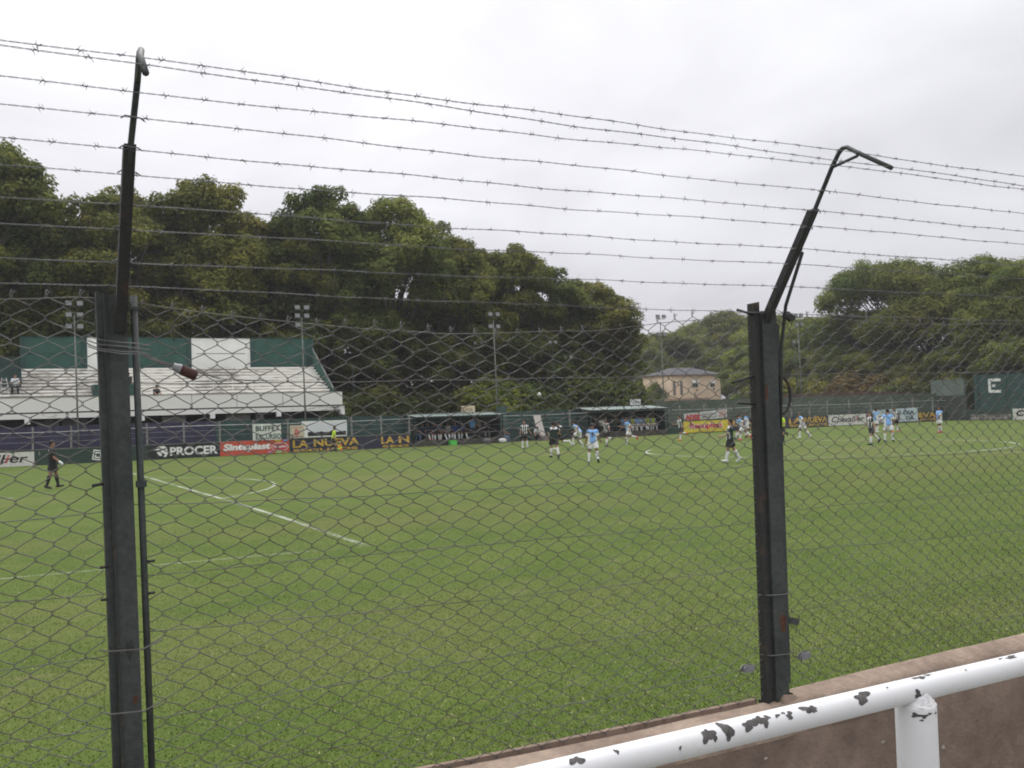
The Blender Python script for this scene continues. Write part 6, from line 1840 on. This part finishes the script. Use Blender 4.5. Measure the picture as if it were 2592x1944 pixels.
vis = [(55.6, 'casual', dict(shirt=(0.02, 0.022, 0.025), legs=(0.02, 0.02, 0.03))), (56.22, 'casual', dict(shirt=(0.60, 0.60, 0.60), legs=(0.03, 0.03, 0.03), fat=0.03)), (56.75, 'casual', dict(shirt=(0.03, 0.03, 0.035), legs=(0.03, 0.03, 0.035))),
       (58.42, 'casual', dict(shirt=(0.16, 0.30, 0.55), legs=(0.02, 0.02, 0.03))), (58.90, 'blue', dict(boots='white')), (59.40, 'bib', dict(boots='red')), (59.92, 'blue', dict(boots='white', skin=1)), (60.44, 'blue', dict(boots='black')),
       (61.02, 'bib', dict(boots='white')), (61.58, 'bib', dict(boots='white', skin=1))]
for i, (x, kit, kw) in enumerate(vis):
    d_ = {'casual': 'man in dark clothes', 'blue': 'substitute in sky blue', 'bib': 'substitute in yellow bib'}[kit]
    if i == 1: d_ = 'man in white shirt'
    if i == 3: d_ = 'man in pale blue shirt'
    sitter(i, x, kit, '%s, %s from the left on the visitors bench' % (d_, ORD[i]), 'people on the visitors bench', **kw)
person(43.9, 31.75, -20, P_(STAND, armL=20, elbL=60), 'casual', 'man in bright blue shirt standing in the local shelter', z=0.445, shirt=(0.10, 0.26, 0.55), legs=(0.04, 0.04, 0.05), scale=0.92)
person(44.55, 31.8, 30, P_(STAND, lean=14, armL=25, elbL=40), 'casual', 'man in grey-brown top standing in the local shelter', z=0.445, shirt=(0.16, 0.13, 0.12), legs=(0.06, 0.05, 0.05), scale=0.92)
person(57.35, 31.75, 160, STAND, 'casual', 'man in dark green standing in the visitors shelter', z=0.445, shirt=(0.03, 0.05, 0.04), legs=(0.05, 0.06, 0.045), scale=0.90)
person(46.45, 31.45, -130, P_(SIT[0], lean=2, armR=70, armabR=40, elbR=10), 'casual', 'man in grey shirt and jeans sitting beyond the local shelter, arm out', z=-0.02, shirt=(0.14, 0.14, 0.135), legs=(0.09, 0.13, 0.20), skin=1)
bs2 = thing('stool', 'dark low stool under the gesturing man by the local shelter', 'stool', (46.45, 31.45, 0))
bx('seat', PLAT, bs2, -0.24, 0.24, -0.22, 0.22, 0.35, 0.39)
for sx in (-0.2, 0.16):
    for sy in (-0.18, 0.14): bx('leg', PLAT, bs2, sx, sx + 0.04, sy, sy + 0.04, 0, 0.349)
person(49.6, 31.45, 150, P_(SIT[1], lean=34, head=25), 'casual', 'person in white shirt hunched on the low bench between the shelters', z=0.0, shirt=(0.55, 0.55, 0.56), legs=(0.02, 0.02, 0.022), skin=0)
# ---- on the grandstand
person(12.20, 38.75, 175, SIT[0], 'casual', 'spectator in white shirt and dark waistcoat seated high on the terrace', z=4.82, shirt=(0.55, 0.56, 0.60), legs=(0.02, 0.02, 0.03), share='sit0')
person(11.05, 38.75, 175, SIT[1], 'casual', 'spectator in dark red top at the far left edge of the terrace', z=4.82, shirt=(0.18, 0.07, 0.05), legs=(0.03, 0.03, 0.03), share='sit1')
person(19.55, 38.3, 190, STAND, 'casual', 'dark figure standing on the terrace beside the left fence post', z=4.55, shirt=(0.03, 0.03, 0.035), legs=(0.03, 0.03, 0.03), scale=0.88)
person(21.2, 37.15, 200, SIT[1], 'casual', 'spectator whose head shows above the white parapet', z=3.88, shirt=(0.05, 0.05, 0.05), legs=(0.03, 0.03, 0.03), share='sit1', skin=2)

# ================================================================== HAZE
hz = obj('haze', mesh_from('haze', MB().box(-60, 260, -60, 200, -1.0, 40).v, MB().box(-60, 260, -60, 200, -1.0, 40).f))
tag(hz, 'thin pale haze filling the air over the ground', 'haze', kind='stuff')
hm_ = bpy.data.materials.new('haze'); hm_.use_nodes = True
t = hm_.node_tree; t.nodes.clear()
ho = t.nodes.new('ShaderNodeOutputMaterial'); pv_ = t.nodes.new('ShaderNodeVolumePrincipled')
pv_.inputs['Color'].default_value = (0.93, 0.94, 0.97, 1); pv_.inputs['Density'].default_value = 0.00032; pv_.inputs['Anisotropy'].default_value = 0.2
t.links.new(pv_.outputs[0], ho.inputs['Volume'])
hz.data.materials.append(hm_)
